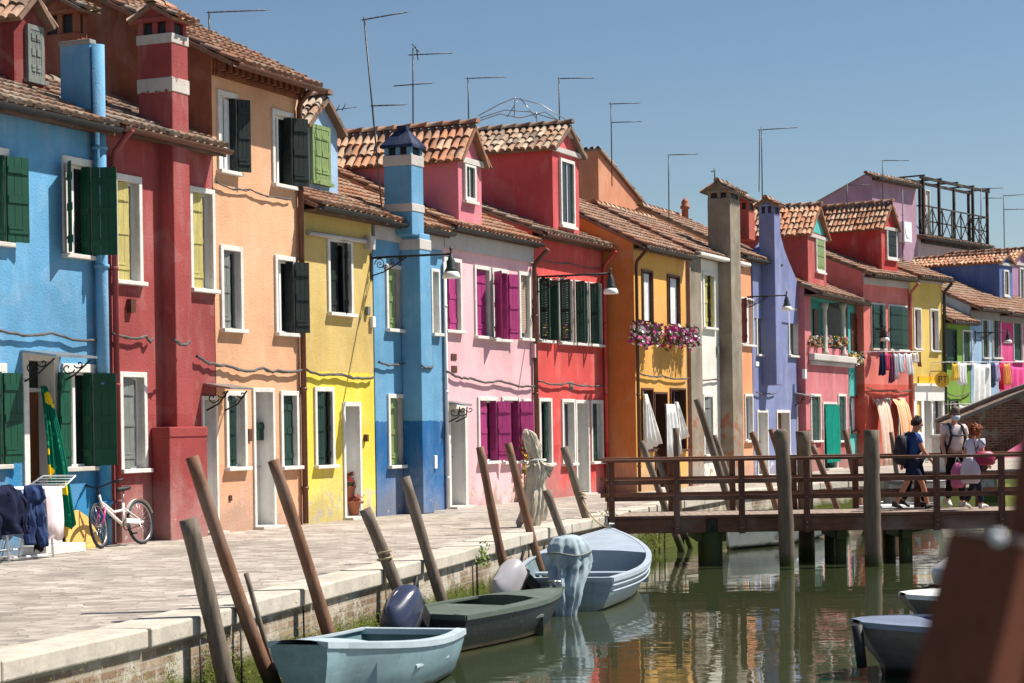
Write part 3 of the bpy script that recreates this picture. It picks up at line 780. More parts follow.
h.door(575.5, 589, 400, 495, fr=.08, mat='sh_grey', panels=False)
h.window(590.5, 602.5, 400, 462, fr=.08, sh=[('L', 'in', 14, SD, .5)])
ze = h.px(600, 244)[1]
h.walls(S_cr, ze, 6, 2.6, 22); h.roof('tile_old', .24, 'gutter_brown')
S_cd = stucco('red_dormer_render', C(214, 86, 88))
h.dormer(553, 579, 262, 148, 126, .006, 3.3, S_cd, win=(559, 573, 160, 226), roofmat='tile_old', shut=None, ovl=.22)
for q, n in ((544, 18), (565, 30)):
    a, z = h.px(q, 331, -.05); lf = MB(); fl = MB(); flowerbox(lf, fl, (a, -.08, z), (.16, .07, .13), n*3, [0, 0, 1], rnd)
    lf.build('window_plant', 'leaf', h.root); fl.build('blossom', ['flower_yellow', 'flower_pink'], h.root)
h.pipe(604, 254, 0, .04, S_cr)

# --- orange house standing forward of its neighbour
S_or = stucco('orange_render', C(226, 166, 72), None, 0, .4)
S_os = stucco('shaded_orange_render', C(224, 126, 54), None, 0, .4)  # side wall copy of the orange, with shade put into the colour
h = House('house', 'orange house standing forward, shade-tinted side wall and ochre front', FR1, (637, 491), (688.5, 485), .76); H8 = h
h.window(641.5, 652.5, 270, 324, fr=.05, fm='sh_brown', sash='sh_brown', curtain=('curtain', .48, 1.0), sill=False)
h.window(667, 679.5, 275, 327, fr=.05, fm='sh_brown', sash='sh_brown', curtain=('curtain', .48, 1.0), sill=False)
h.window(641.5, 653, 388, 450, fr=.05, fm='sh_brown', sash='sh_brown')
h.door(654.5, 667.5, 392, 490, fr=.05, fm='sh_brown', mat='black', panels=False)
h.window(670, 685.5, 388, 450, fr=.05, fm='sh_brown', sash='sh_brown')
ze = h.px(640, 243)[1]
h.walls(S_or, ze, 6.5, 3.0, 27, side=S_os, reveal='sh_brown'); h.roof('tile', .22)
rg = random.Random(3)
for q, pts in ((645, ((639, 0), (645, 3), (650, 4), (654, 2))), (674, ((670, 4), (676, 3), (684, 4), (692, 6)))):
    m = MB(); a, z = h.px(q, 338, -.24); m.box(a-.42, a+.5, -.36, -.14, z-.11, z+.05); fb = m.build('flower_box', 'sh_brown', h.root)
    lf = MB(); fl = MB()
    for qq, dz in pts:
        a, z = h.px(qq, 328+dz, -.27); flowerbox(lf, fl, (a, -.27, z), (.26, .15, .18), 190, [0, 0, 0, 1, 1], rg, .10, .05)
    lf.build('leaves', 'leaf', fb); fl.build('flowers', ['flower_pink', 'flower_white'], fb)
# white cloths hung in the ground floor openings, gathered at one top corner
for i, (x0, x1, y0, y1, k0) in enumerate(((645, 656, 394, 452, .12), (665.5, 677, 404, 462, .75), (676, 685, 402, 442, .12))):
    a, z1 = h.px(x0, y0, -.12); b = h.px(x1, y0, -.12)[0]; z0 = h.px(x0, y1, -.12)[1]; m = MB(); n = 16
    m.loft([[(a + (b-a)*(k0+(1-k0)*g)*(j/n), -.10 - .05*math.sin(j*1.3+i) - .12*g*(j/n), z1 + (z0-z1)*g*(1-.14*(j/n))) for j in range(n+1)] for g in (0, .2, .45, .7, 1)], 0, False, False)
    m.build('door_curtain', 'curtain', h.root).modifiers.new('thickness', 'SOLIDIFY').thickness = .008
h.pipe(636, 250, 0, .04, 'sh_brown')

# --- weathered white house with stone chimney breast
S_wh = stucco('flaking_white_render', C(232, 226, 212), None, 0, .35, peel=C(176, 132, 106), peelz=2.2)
S_gr = stucco('grey_weathered_render', C(150, 138, 120), None, 0, .95, peel=C(150, 100, 78), peelz=3.4)
h = House('house', 'weathered white house with flaking render and a tall grey chimney', FR1, (689, 485), (742, 480), .6); H9 = h
h.window(702.5, 714.5, 272, 328, sh=[('L', 'in', 5, 'sh_olive', .5), ('R', 'in', 20, 'sh_olive', .5)], fr=.1)
h.window(703, 713, 394, 455, sh=[('L', 'in', 8, 'sh_grey', .8)], fr=.08)
ze = h.px(690, 250)[1]
h.walls(S_wh, ze, 6.5, 2.5, 27); h.roof('tile', .16)
m = MB(); m.box(.02, h.px(698, 300)[0], -.10, -.003, -.02, ze-.12); m.build('corner_pilaster', S_gr, h.root, bevel=.02)
h.chimney(730.5, 740.5, 199, 400, .36, .28, S_gr, z0=-.02, capm='tile_old', h_open=.14, bands=(), ymid=240, capov=.12)
m = MB(); a = h.px(700, 255, -.3)[0]; m.box(a, h.W+.12, -.34, -.02, ze-.16, ze-.06); m.build('stone_cornice', 'white_stone', h.root, bevel=.03)
# terracotta gable rising behind
m = MB(); y0 = 4.4
p0 = h.px(598, 150, y0); p1 = h.px(636, 196, y0)
m.prism([(p0[0], y0, 4.5), (p1[0]+.6, y0, 4.5), (p1[0]+.6, y0, p1[1]-.2), (p0[0], y0, p0[1])], (0, 2.5, 0)); g = m.build('rear_gable', stucco('terracotta_render', C(208, 140, 104)), h.root)
t = MB(); dx = p1[0]+.6-p0[0]; dz = p1[1]-.2-p0[1]; L = math.hypot(dx, dz)
tiles(t, (p1[0]+.6, y0-.1, p1[1]-.15), (0, 1, 0), (-dx/L, 0, -dz/L), 2.7, L, .2); t.build('roof', 'tile_old', g)
# small terracotta flue pot
m = MB(); a, z = h.px(685, 206, 3.2); m.lathe([(.10, z-2.2), (.10, z-.1), (.15, z-.08), (.15, z), (.10, z+.02), (.12, z+.12), (.03, z+.25)], (a, 3.2, 0)); m.build('flue_pot', 'pot', h.root)

# --- narrow apricot house
S_p2 = stucco('salmon_orange_render', C(232, 156, 108), None, 0, .5)
h = House('house', 'very narrow orange house with a dark red open shutter, beside the white one', FR1, (742.5, 480), (754, 479), .1); H10 = h
h.window(740, 753, 298, 345, fr=.05, sh=[('L', 'flat', 150, 'sh_red', .5, .5)])
h.window(744.5, 752.5, 394, 441, fr=.07)
ze = h.px(747, 256)[1]
h.walls(S_p2, ze, 7.0, 3.0, 27); h.roof('tile', .12, xr=2.6)
h.chimney(749, 755, 210, 240, -1.2, 1.75, stucco('pale_red_render', C(190, 90, 74)), cap='tile', capov=.1, h_open=.2)

# --- violet house
S_pu = stucco('violet_render', C(124, 134, 178), None, 0, .45, peel=C(190, 188, 200), peelz=1.0)
h = House('house', 'violet blue house whose wall sweeps up into a violet chimney', FR1, (754.5, 478), (805.5, 474.5)); H11 = h
h.window(756, 765.5, 305, 355, fr=.08)
h.window(788, 797.5, 308, 356, fr=.08)
h.door(757, 768, 410, 475, fr=.08, mat='white_door')
h.door(776.5, 790, 410, 475, fr=.09, mat='wood_door')
h.door(797, 805, 404, 475, fr=.07, mat='sh_brown')
ze = h.px(759, 292)[1]; zE = ze
h.walls(S_pu, ze, 7, 2.2, 22); h.roof('tile_orange', -.4, None, fascia=None)
h.chimney(775.5, 781.5, 214, 385, .46, .03, S_pu, capm='tile_orange', capov=.09, h_open=.2, ymid=300)
m = MB(); P = [h.px(780, 235, -.02), h.px(784, 250, -.02), h.px(789, 263, -.02), h.px(795, 277, -.02), h.px(800, 291, -.02), h.px(804, 300, -.02)]
xs0 = .01
m.prism([(xs0, -.035, h.px(757, 262, -.035)[1]), (h.px(768, 244, -.035)[0], -.035, h.px(768, 244, -.035)[1]), (h.px(775, 235, -.035)[0], -.035, P[0][1]+.3)] + [(p[0], -.035, p[1]) for p in P] + [(P[-1][0], -.035, ze-.8), (xs0, -.035, ze-.8)], (0, .32, 0)); m.build('swept_gable', S_pu, h.root)
h.canopy(793, 802, 396, .4)

# --- loggia house: pink below, turquoise loggia above
S_p3 = stucco('dusty_pink_render', C(206, 118, 124), C(168, 58, 58), 1.35, .5)
S_tq = stucco('turquoise_render', C(72, 178, 172), None, 0, .4)
h = House('house', 'dusty pink house with a columned turquoise loggia and flower boxes', FR1, (807, 474.5), (850, 472), .25); H12 = h
h.window(810.5, 820.5, 394, 441, fr=.08, sh=[('L', 'in', 4, SD, .5), ('R', 'in', 4, SD, .5)])
h.window(838, 846, 394, 441, fr=.08, sh=[('L', 'in', 4, SD, .5), ('R', 'in', 4, SD, .5)])
od, r = h.door(823, 837, 402, 471, fr=.08, mat='black', panels=False)
m = MB(); n = 20; m.loft([[(r[0]+(r[1]-r[0])*j/n, -.12+.05*math.sin(j*1.9+z*.6), z) for j in range(n+1)] for z in (.25, 1.2, r[3]-.02)], 0, False, False); m.build('door_curtain', cloth('teal_curtain', C(20, 136, 118)), h.root)
h.window(811, 849, 299, 348, fr=.0, dp=.9, sash=None, sill=False, pane=S_tq)
ze = h.px(849, 296)[1]
h.walls(S_p3, ze, 7, 3.2, 24, reveal=S_tq); h.roof('tile', .5, xl=.1, xr=.2)
m = MB(); a, z = h.px(808, 357); b = h.px(851, 357)[0]; m.box(a, b, -.22, -.003, z-.1, z+.12); m.box(a+.05, b-.05, -.14, -.004, z-.24, z-.101); m.build('balcony_moulding', 'white_cornice', h.root, bevel=.03)
for q in (824, 842.5):
    a, z1 = h.px(q, 303, -.05); z0 = z+.12; m = MB(); m.lathe([(.13, z0), (.13, z0+.1), (.09, z0+.14), (.08, z1-.25), (.12, z1-.15), (.15, z1)], (a, -.06, 0), 12); m.build('column', 'sill_stone', h.root)
m = MB(); m.box(h.px(815, 320)[0], h.px(822, 320)[0], .5, .56, h.px(818, 345)[1], h.px(818, 306)[1]); m.box(h.px(829, 320)[0], h.px(834, 320)[0], .5, .56, h.px(818, 345)[1], h.px(818, 306)[1]); m.build('loggia_shutter', 'sh_brown', h.root)
lf = MB(); fl = MB()
for q in (813, 820, 829, 838, 845): 
    a, z = h.px(q, 342, -.12); flowerbox(lf, fl, (a, -.12, z+.05), (.22, .1, .17), 90, [0, 1, 2], rg, .04, .045)
lf.build('geranium_leaves', 'leaf', h.root); fl.build('geranium_flowers', ['flower_red', 'flower_yellow', 'flower_white'], h.root)
h.dormer(808, 826, 286, 234, 206, .15, 2.6, stucco('brick_pink_render', C(190, 88, 84)), win=(815, 823.5, 238, 272), trim='white_cornice', tri=S_tq, roofmat='tile_orange', shut='sh_lightgreen')
# --- turquoise set-back house
h = House('house', 'turquoise house strip with brown shutters, squeezed beside the dusty pink one', FR1, (850.5, 472), (872, 470.5)); H13 = h
h.window(850.5, 863.5, 314, 353, fr=.05, fm='sh_brown', sash='sh_brown', sh=[('L', 'in', 10, 'sh_brown', .7)], sill=False)
h.window(850.5, 864, 396, 432, fr=.05, fm='sh_brown', sash='sh_brown')
ze = h.px(855, 300)[1]
h.walls(S_tq, ze, 7, 3.0, 22); h.roof('tile_old', .35)
lf = MB(); fl = MB()
for q in (851, 857, 863): 
    a, z = h.px(q, 358, -.2); flowerbox(lf, fl, (a, -.2, z), (.5, .12, .2), 90, [0, 1, 1], rg, .04, .06)
lf.build('window_plant', 'leaf', h.root); fl.build('blossom', ['flower_yellow', 'flower_white'], h.root)

# --- salmon house
S_sa = stucco('salmon_render', C(226, 122, 112), C(214, 92, 74), 2.9, .5)
h = House('house', 'salmon pink house with washing hung below its dark green shutters', FR2, (866, 471), (911.5, 467)); H14 = h
h.window(871, 884.5, 303, 349, fr=.07, sh=[('L', 'flat', 2, SD, .5), ('R', 'flat', 12, SD, .5)])
h.window(888.5, 907, 305, 350, fr=.07, sh=[('L', 'flat', 10, SD, .5), ('R', 'flat', 2, SD, .5)])
h.window(884, 890, 398, 440, fr=.05); h.window(898, 905, 398, 462, fr=.05)
ze = h.px(911, 277)[1]
h.walls(S_sa, ze, 8, 3.2, 22, cornice='white_cornice', ch=.45); h.roof('tile', .35, xl=.0)
S_rd = stucco('scarlet_dormer_render', C(196, 62, 56))
h.dormer(881.5, 897, 268, 226, 203, .1, 3.2, S_rd, win=(886, 896, 229, 259), roofmat='tile_orange', shut='sh_dark')
h.pipe(910.5, 285, 0, .05, S_sa)
# --- post office: yellow house with white shop front
S_y2 = stucco('mustard_render', C(222, 190, 92), None, 0, .45)
h = House('house', 'mustard yellow house with white shop front and round PT sign', FR2, (912, 467), (944.5, 465)); H15 = h
h.window(913.5, 921, 308, 349, fr=.06, pane='sh_red'); h.window(930, 938.5, 309, 351, fr=.06, pane='sh_red')
h.door(923, 931, 396, 465, fr=.08, mat='white_door')
h.window(932.5, 942, 396, 462, fr=.06, fm='white_paint')
ze = h.px(940, 277)[1]
h.walls(S_y2, ze, 8, 3.2, 22, cornice='white_cornice', ch=.3); h.roof('tile', .35, xr=.2)
a, z1 = h.px(913, 386); b = h.px(944, 386)[0]
m = MB(); m.box(a+.02, b-.05, -.06, -.003, z1-.55, z1); m.box(a+.02, b-.05, -.16, -.003, z1+.001, z1+.1); 
for q0, q1 in ((913, 916), (920.5, 923), (930.6, 932.2), (942, 944)): m.box(h.px(q0, 430)[0], h.px(q1, 430)[0], -.055, -.004, 0, z1-.551)
m.build('shop_front', 'white_paint', h.root)
a, z = h.px(928, 380, -.1); b = h.px(937, 380, -.1)[0]; m = MB(); m.box(h.px(918, 380)[0], b, -.05, -.005, z-.14, z+.14); m.build('sign_board', paint('yellow_sign', C(226, 176, 32), .5, .08), h.root)
h.pipe(944, 285, 0, .06, 'gutter_dark')
# round PT sign, hanging out from the wall on its arm
pc = h.px(942, 379.5, -.45); sg = empty('hanging_sign', h.world(pc[0], -.45, pc[1]), FR2.ang); tag(sg, 'round yellow PT sign hanging out from the mustard house', 'sign')
m = MB(); m.tube([(0, .035, 0), (0, -.035, 0)], .30, 24, smooth=False); ds = m.build('disc', paint('gold_sign', C(214, 168, 40), .5, .08), sg, rot=(0, 0, R(-35)))
m = MB(); m.tube([(0, .44, .32), (0, -.05, .32)], .015, 6); m.box(-.012, .012, -.012, .012, .2, .32); m.build('arm', 'iron', sg)
m = MB(); dk = .042
m.box(-.17, -.135, -dk, -.036, -.13, .13); m.box(-.134, -.05, -dk, -.036, .10, .13); m.box(-.134, -.05, -dk, -.036, -.015, .015); m.box(-.049, -.02, -dk, -.036, -.015, .13)
m.box(.02, .19, -dk, -.036, .10, .13); m.box(.088, .122, -dk, -.036, -.13, .099); m.build('lettering', 'iron', ds)
# --- green house
S_gn = stucco('leaf_green_render', C(126, 166, 62), None, 0, .4)
h = House('house', 'leaf green low house next to the mustard one', FR2, (945, 465), (971.5, 463)); H16 = h
h.window(945.5, 956.5, 329, 363, fr=.06, fm='sh_darkgreen', sh=[('L', 'in', 3, SD, .5), ('R', 'in', 3, SD, .5)])
h.window(962.5, 972, 330, 364, fr=.06, fm='white_paint', sh=[('L', 'in', 3, SD, .5), ('R', 'in', 3, SD, .5)])
h.window(949, 958, 400, 440, fr=.05, fm='sh_darkgreen')
ze = h.px(958, 318)[1]
h.walls(S_gn, ze, 7, 3.4, 26); h.roof('tile', .4)
# --- light blue and magenta house at the right edge
S_lb = stucco('powder_blue_render', C(150, 184, 214), None, 0, .4)
h = House('house', 'powder blue house strip with dark green shutters, next to the green one', FR2, (972, 463), (1001, 461)); H17 = h
h.window(982, 989, 319, 358, fr=.05, sh=[('L', 'in', 3, SD, .5), ('R', 'in', 3, SD, .5)])
h.window(992, 1001, 319, 358, fr=.05, sh=[('R', 'in', 3, SD, .5)])
ze = h.px(985, 306)[1]
h.walls(S_lb, ze, 8, 4.4, 24, cornice='grey_stucco', ch=.55); h.roof('tile', .4)
h.dormer(999.5, 1012.5, 304, 262, 254, 1.3, 4.2, stucco('slate_blue_render', C(84, 112, 168)), win=(1003, 1008, 270, 296), trim='white_cornice', ovl=.1, roofmat='tile_orange')
S_mg = stucco('magenta_render', C(214, 56, 128), None, 0, .4)
h = House('house', 'magenta house at the right edge, half hidden by the brick bridge', FR2, (1001.5, 461), (1060, 457)); H18 = h
h.window(1013, 1022.5, 320, 361, fr=.06, sh=[('L', 'in', 3, SD, .5), ('R', 'in', 3, SD, .5)])
h.window(1038, 1048, 324, 361, fr=.06)
ze = h.px(1012, 311)[1]
h.walls(S_mg, ze, 8, 4.4, 24, cornice='grey_stucco', ch=.5); h.roof('tile', .4)
h.dormer(1012.5, 1030, 304, 262, 250, 2.2, 3.5, stucco('mauve_dormer_render', C(168, 128, 160)), win=(1019, 1027, 268, 300), trim='white_cornice', ovl=.1)

# --- mauve house behind with the roof terrace
fr3 = Frame(FR2.world(-1.0, 9.5), FR2.world(20, 9.5))
h = House('house', 'tall mauve house behind, with a timber roof terrace beside it', fr3, (876, 440), (920, 440)); H19 = h
ze = h.px(905, 183)[1]
h.walls(stucco('mauve_render', C(176, 140, 160), None, 0, .5), ze, 4.0, .3, 23); h.roof('tile_old', .25)
m = MB(); a, z = h.px(907, 232, -.3); m.box(a-.42, a+.42, -.36, -.04, z-.48, z+.48); m.tube([(a, -.361, z), (a, -.38, z)], .3, 20, smooth=False); m.build('air_conditioner', 'plastic_white', h.root)
h = House('house', 'pale house far behind carrying the dark timber roof terrace', fr3, (920.5, 440), (992, 440)); H20 = h
h.window(925, 930, 190, 236, fr=.05, sash=None)
ze = h.px(950, 242)[1]
h.walls(stucco('pale_rear_render', C(190, 170, 168)), ze, 6, 3, 4); h.roof('tile_old', .3)
t = MB(); a, z = h.px(919, 237, .1); b = h.px(984, 237, .1)[0]; zt = h.px(950, 186, .1)[1]; zr = h.px(950, 211, .1)[1]
t.box(a, b, -.2, 1.2, z-.3, z); at_ = t.build('terrace_deck', wood('dark_terrace_timber', (.035, .02, .016, 1)), h.root)
DT = at_.data.materials[0]
for q in (a+.06, a+(b-a)*.24, a+(b-a)*.76, b-.06):
    for y in (-.12, .9):
        m = MB(); m.box(q-.06, q+.06, y-.06, y+.06, z, zt); m.build('post', DT, at_)
m = MB()
for y in (-.12, .9): m.box(a-.25, b+.25, y-.05, y+.05, zt, zt+.13)
for i in range(5):
    q = a + (b-a)*i/4; m.box(q-.04, q+.04, -.25, 1.1, zt+.131, zt+.20)
m.build('pergola', DT, at_)
m = MB()
for y in (-.12,):
    m.box(a, b, y-.03, y+.03, zr-.06, zr); m.box(a, b, y-.03, y+.03, z+.1, z+.16); m.box(a, b, y+.05, y+.08, (z+zr)/2, (z+zr)/2+.06)
    k = 7
    for i in range(k):
        q0 = a + (b-a)*i/k; q1 = a + (b-a)*(i+1)/k
        m.bar((q0, y, z+.12), (q1, y, zr-.05), .04, .03); m.bar((q1, y+.032, z+.12), (q0, y+.032, zr-.05), .04, .03); m.box(q1-.03, q1+.03, y-.028, y+.028, z, zr-.061)
for x in (a+.02, b-.02):
    m.box(x-.03, x+.03, -.1, .9, zr-.06, zr); m.bar((x, -.1, z+.1), (x, .9, zr-.05), .03, .04)
m.build('balustrade', DT, at_)

wall_box(H4, 366, 311, .10, .16, 'sh_grey'); wall_box(H4, 371, 322, .12, .2, 'white_paint'); wall_box(H4, 364.5, 438, .08, .13, 'sh_brown'); wall_box(H3, 249, 435, .10, .2, 'sh_brown', .03, 'plaque')
wall_box(H6, 453.5, 357, .26, .13, 'sh_brown', .015, 'vent'); wall_box(H6, 454, 369, .26, .13, 'sh_brown', .015, 'vent'); wall_box(H6, 532, 351, .16, .3, S_pk, .1)
wall_box(H5, 434, 462, .12, .26, 'white_paint', .05, 'meter_door'); wall_box(H11, 757, 364, .35, .14, 'white_paint', .02, 'vent'); wall_box(H12, 803, 374, .22, .3, 'white_paint', .1)
wall_box(H3, 230, 498, .09, .09, 'sh_brown', .02, 'vent'); wall_box(H2, 158, 495, .14, .24, 'sh_brown', .08); wall_box(H7, 571, 386, .2, .2, 'sh_grey', .02, 'vent'); wall_box(H9, 717, 350, .16, .22, 'sh_grey', .06)
# ------------------------------------------------------------------ ground, quay, water
def facpos(x, y, off=0.0, fr=FR1):
    u, z = fr.hit(x, y, off); return fr.world(u, -off, z)
QP = [ground(*p) for p in ((0, 663), (148, 630.5), (237, 608), (381, 572.5), (468, 550.5), (540, 531), (598, 519), (662, 505), (740, 492), (820, 484), (900, 478.5), (955, 475))]
QP = [QP[0] + (QP[0]-QP[1]).normalized()*14] + QP + [QP[-1] + V((9, 12, 0)), QP[-1] + V((24, 40, 0))]

def paving():
    t = NT('stone_paving')
    mp = t.n.new('ShaderNodeMapping'); mp.inputs['Rotation'].default_value = (0, 0, R(-70))
    t.link(t.coord(), mp.inputs['Vector'])
    mp.inputs['Scale'].default_value = (.62, 1.0, 1)
    wn = t.n.new('ShaderNodeTexNoise'); wn.inputs['Scale'].default_value = 1.2; t.link(t.coord(), wn.inputs['Vector'])
    ad = t.n.new('ShaderNodeMix'); ad.data_type = 'RGBA'; ad.blend_type = 'ADD'; ad.inputs[0].default_value = .10
    t.link(mp.outputs[0], ad.inputs[6]); t.link(wn.outputs['Color'], ad.inputs[7])
    vo = t.n.new('ShaderNodeTexVoronoi'); vo.inputs['Scale'].default_value = 6.6; vo.inputs['Randomness'].default_value = .72; vo.distance = 'CHEBYCHEV'; t.link(ad.outputs[2], vo.inputs['Vector'])
    ve = t.n.new('ShaderNodeTexVoronoi'); ve.inputs['Scale'].default_value = 6.6; ve.inputs['Randomness'].default_value = .72; ve.feature = 'DISTANCE_TO_EDGE'; t.link(ad.outputs[2], ve.inputs['Vector'])
    sx = t.n.new('ShaderNodeSeparateColor'); t.link(vo.outputs['Color'], sx.inputs[0])
    cell = t.ramp(sx.outputs[0], [(0, (.25, .21, .18)), (.3, (.345, .295, .25)), (.6, (.41, .355, .305)), (.85, (.47, .415, .355)), (1, (.52, .47, .41))])
    jn = t.ramp(ve.outputs['Distance'], [(.02, (1, 1, 1)), (.06, (0, 0, 0))])
    brc = t.mix(t.math('MULTIPLY', jn, .65), cell, (.15, .125, .105, 1))
    n = t.noise(.8, 7, .65); n2 = t.noise(9, 5, .65)
    col = t.mix(.5, brc, t.ramp(n, [(.3, (.6, .56, .52)), (.7, (1.15, 1.12, 1.08))]), 'MULTIPLY')
    col = t.mix(t.math('MULTIPLY', t.ramp(n2, [(.45, (0, 0, 0)), (.7, (1, 1, 1))]), .25), col, (.50, .44, .375, 1))
    n9 = t.noise(.35, 5, .6, None, .5)
    col = t.mix(t.math('MULTIPLY', t.ramp(n9, [(.52, (0, 0, 0)), (.62, (1, 1, 1))]), .35), col, (.17, .145, .12, 1))
    t.bump(t.math('SUBTRACT', t.math('MULTIPLY', n2, .5), jn), .35, .012)
    return t.done(col, .85, .25)
m = MB()
for i in range(len(QP)-1):
    a, b = QP[i], QP[i+1]; o = V((-70, 28, 0))
    m.face([a, b, b+o, a+o])
tag(m.build('pavement', paving()), 'pale stone pavement along the canal', None, kind='structure')
m = MB(); m.face([(-900, -300, -2.2), (900, -300, -2.2), (900, 1500, -2.2), (-900, 1500, -2.2)])
tag(m.build('ground', stone('mud_ground', (.12, .11, .08, 1))), 'muddy bed under the canal', None, kind='structure')
def watermat():
    t = NT('canal_water')
    mp = (1.0, .55, 1)
    n1 = t.noise(1.1, 3, .5, (.55, 1.0, 1), .4); n2 = t.noise(5.5, 3, .5, (.45, 1.0, 1), .3); n3 = t.noise(.22, 3, .5)
    h = t.math('ADD', t.math('MULTIPLY', n1, 1.0), t.math('MULTIPLY', n2, .16))
    h = t.math('MULTIPLY', h, t.math('ADD', t.math('MULTIPLY', n3, .9), .25))
    t.bump(h, 1.0, .011)
    m = t.done((.036, .046, .020, 1), .012, .5)
    t.b.inputs['IOR'].default_value = 2.3
    return m
m = MB(); m.face([(-600, -200, WATER), (900, -200, WATER), (900, 1400, WATER), (-600, 1400, WATER)])
tag(m.build('water', watermat()), 'murky green canal water reflecting the houses', None, kind='structure')

# canal wall of worn brick with white stone coping
qb = brickmat('quay_brick', C(176, 156, 132), C(142, 116, 94), C(172, 160, 142), 1, .27, .085, (.46, .41, .33, 1), .014, lambda t: (lambda s, c: (t.link(s[1], c.inputs[0]), t.link(s[2], c.inputs[1]), c.outputs[0])[2])(t.sep(), t.n.new('ShaderNodeCombineXYZ')))
# dark green tide band
nt = qb.node_tree; bsdf = nt.nodes['Principled BSDF']; src = bsdf.inputs['Base Color'].links[0].from_socket
tc = nt.nodes.new('ShaderNodeTexCoord'); sp = nt.nodes.new('ShaderNodeSeparateXYZ'); nt.links.new(tc.outputs['Object'], sp.inputs[0])
nz = nt.nodes.new('ShaderNodeTexNoise'); nz.inputs['Scale'].default_value = 2.5; nz.inputs['Detail'].default_value = 6; nt.links.new(tc.outputs['Object'], nz.inputs[0])
ma = nt.nodes.new('ShaderNodeMath'); ma.operation = 'MULTIPLY_ADD'; ma.inputs[1].default_value = .35; nt.links.new(nz.outputs[0], ma.inputs[0]); nt.links.new(sp.outputs[2], ma.inputs[2])
rp = nt.nodes.new('ShaderNodeMapRange'); rp.inputs[1].default_value = -.24; rp.inputs[2].default_value = -.36; nt.links.new(ma.outputs[0], rp.inputs[0])
mx = nt.nodes.new('ShaderNodeMix'); mx.data_type = 'RGBA'; nt.links.new(rp.outputs[0], mx.inputs[0]); nt.links.new(src, mx.inputs[6]); mx.inputs[7].default_value = (.085, .10, .018, 1)
nt.links.new(mx.outputs[2], bsdf.inputs['Base Color'])

cw = empty('canal_wall', QP[1]); tag(cw, 'worn brick canal wall with white stone coping', 'wall')
m = MB()
def side_of(a, b): d = (b-a).normalized(); return V((d.y, -d.x, 0))
for i in range(len(QP)-1):
    a, b = QP[i]-QP[1], QP[i+1]-QP[1]; n = side_of(a, b)
    L = (b-a).length; k = max(1, int(L/.5))
    m.face([a - n*.05 + V((0, 0, -.13)), b - n*.05 + V((0, 0, -.13)), b - n*.02 + V((0, 0, -2.2)), a - n*.02 + V((0, 0, -2.2))])
m.build('brick_face', qb, cw)
m = MB(); rq = random.Random(5)
for i in range(len(QP)-1):
    a, b = QP[i]-QP[1], QP[i+1]-QP[1]; n = side_of(a, b); d = (b-a).normalized(); L = (b-a).length
    k = max(1, round(L/1.75))
    for j in range(k):
        p = a + d*(L*j/k + .012); q = a + d*(L*(j+1)/k - .012); dz = rq.uniform(0, .018); dn = rq.uniform(-.012, .012)
        i0 = [p + n*(.02+dn), q + n*(.02+dn), q - n*.46, p - n*.46]
        m.prism([v + V((0, 0, -.145)) for v in i0][::-1], (0, 0, .16+dz))
m.build('coping', stone('coping_stone', (.57, .505, .41, 1), .34), cw, bevel=.018)
# thin dark bars added to draw the cracks in the wall
for (x, y) in ((196, 622), (237, 612), (300, 592), (412, 566), (470, 552), (498, 545)):
    p = ground(x, y) - QP[1]
    m = MB(); m.tube([p + V((.03, 0, -.15)), p + V((.04, 0, -.95))], .009, 6); m.build('crack_bar', 'iron', cw)
# weed and moss along the tide line
rw = random.Random(11); m = MB()
for i in range(1, 8):
    a, b = QP[i], QP[i+1]; n = side_of(a, b); L = (b-a).length
    dens = {1: 5200, 2: 6500, 3: 5200, 4: 1800, 5: 900, 6: 2600, 7: 4200}[i]
    cl = [(rw.random(), rw.uniform(.02, .1)) for _ in range(6)]
    for j in range(int(L*dens)):
        c, w_ = rw.choice(cl); f = min(1, max(0, rw.gauss(c, w_*1.5)))
        z = -.87 + abs(rw.gauss(0, .20)) + (.08 if i in (1, 2, 7) else 0)
        p = a + (b-a)*f + n*rw.uniform(-.02, .20)*max(.3, 1-(z+.87)*2) + V((0, 0, z))
        s_ = rw.uniform(.007, .019); dr = V((rw.gauss(0, .8), rw.gauss(0, .8), rw.uniform(-1.4, .9))).normalized(); x = dr.orthogonal().normalized()
        m.face([p - x*s_*.3, p + dr*s_ - x*s_*.15, p + dr*s_*1.4 + x*s_*.1, p + x*s_*.3], rw.choice((0, 0, 1)))
tag(m.build('weed', [paint('moss', (.20, .235, .03, 1), .9, .5), paint('dark_moss', (.045, .06, .012, 1), .9, .5)]), 'green weed and moss growing along the waterline of the canal wall', 'weed', kind='stuff')
m = MB()
for q, y in ((484, 552), (609, 516), (610, 517)):
    p = ground(q, y)
    for j in range(70):
        a = p + V((rw.gauss(0, .06), rw.gauss(0, .06), rw.uniform(-.2, .12))); dr = V((rw.gauss(0, 1), rw.gauss(0, 1), 1)).normalized(); x = dr.orthogonal().normalized(); s_ = rw.uniform(.03, .07)
        m.face([a - x*s_*.3, a + dr*s_, a + x*s_*.3])
tag(m.build('weed', paint('fresh_weed', (.16, .24, .03, 1), .8, .4)), 'small bright weed tufts sprouting from the coping joints', 'weed', kind='stuff')

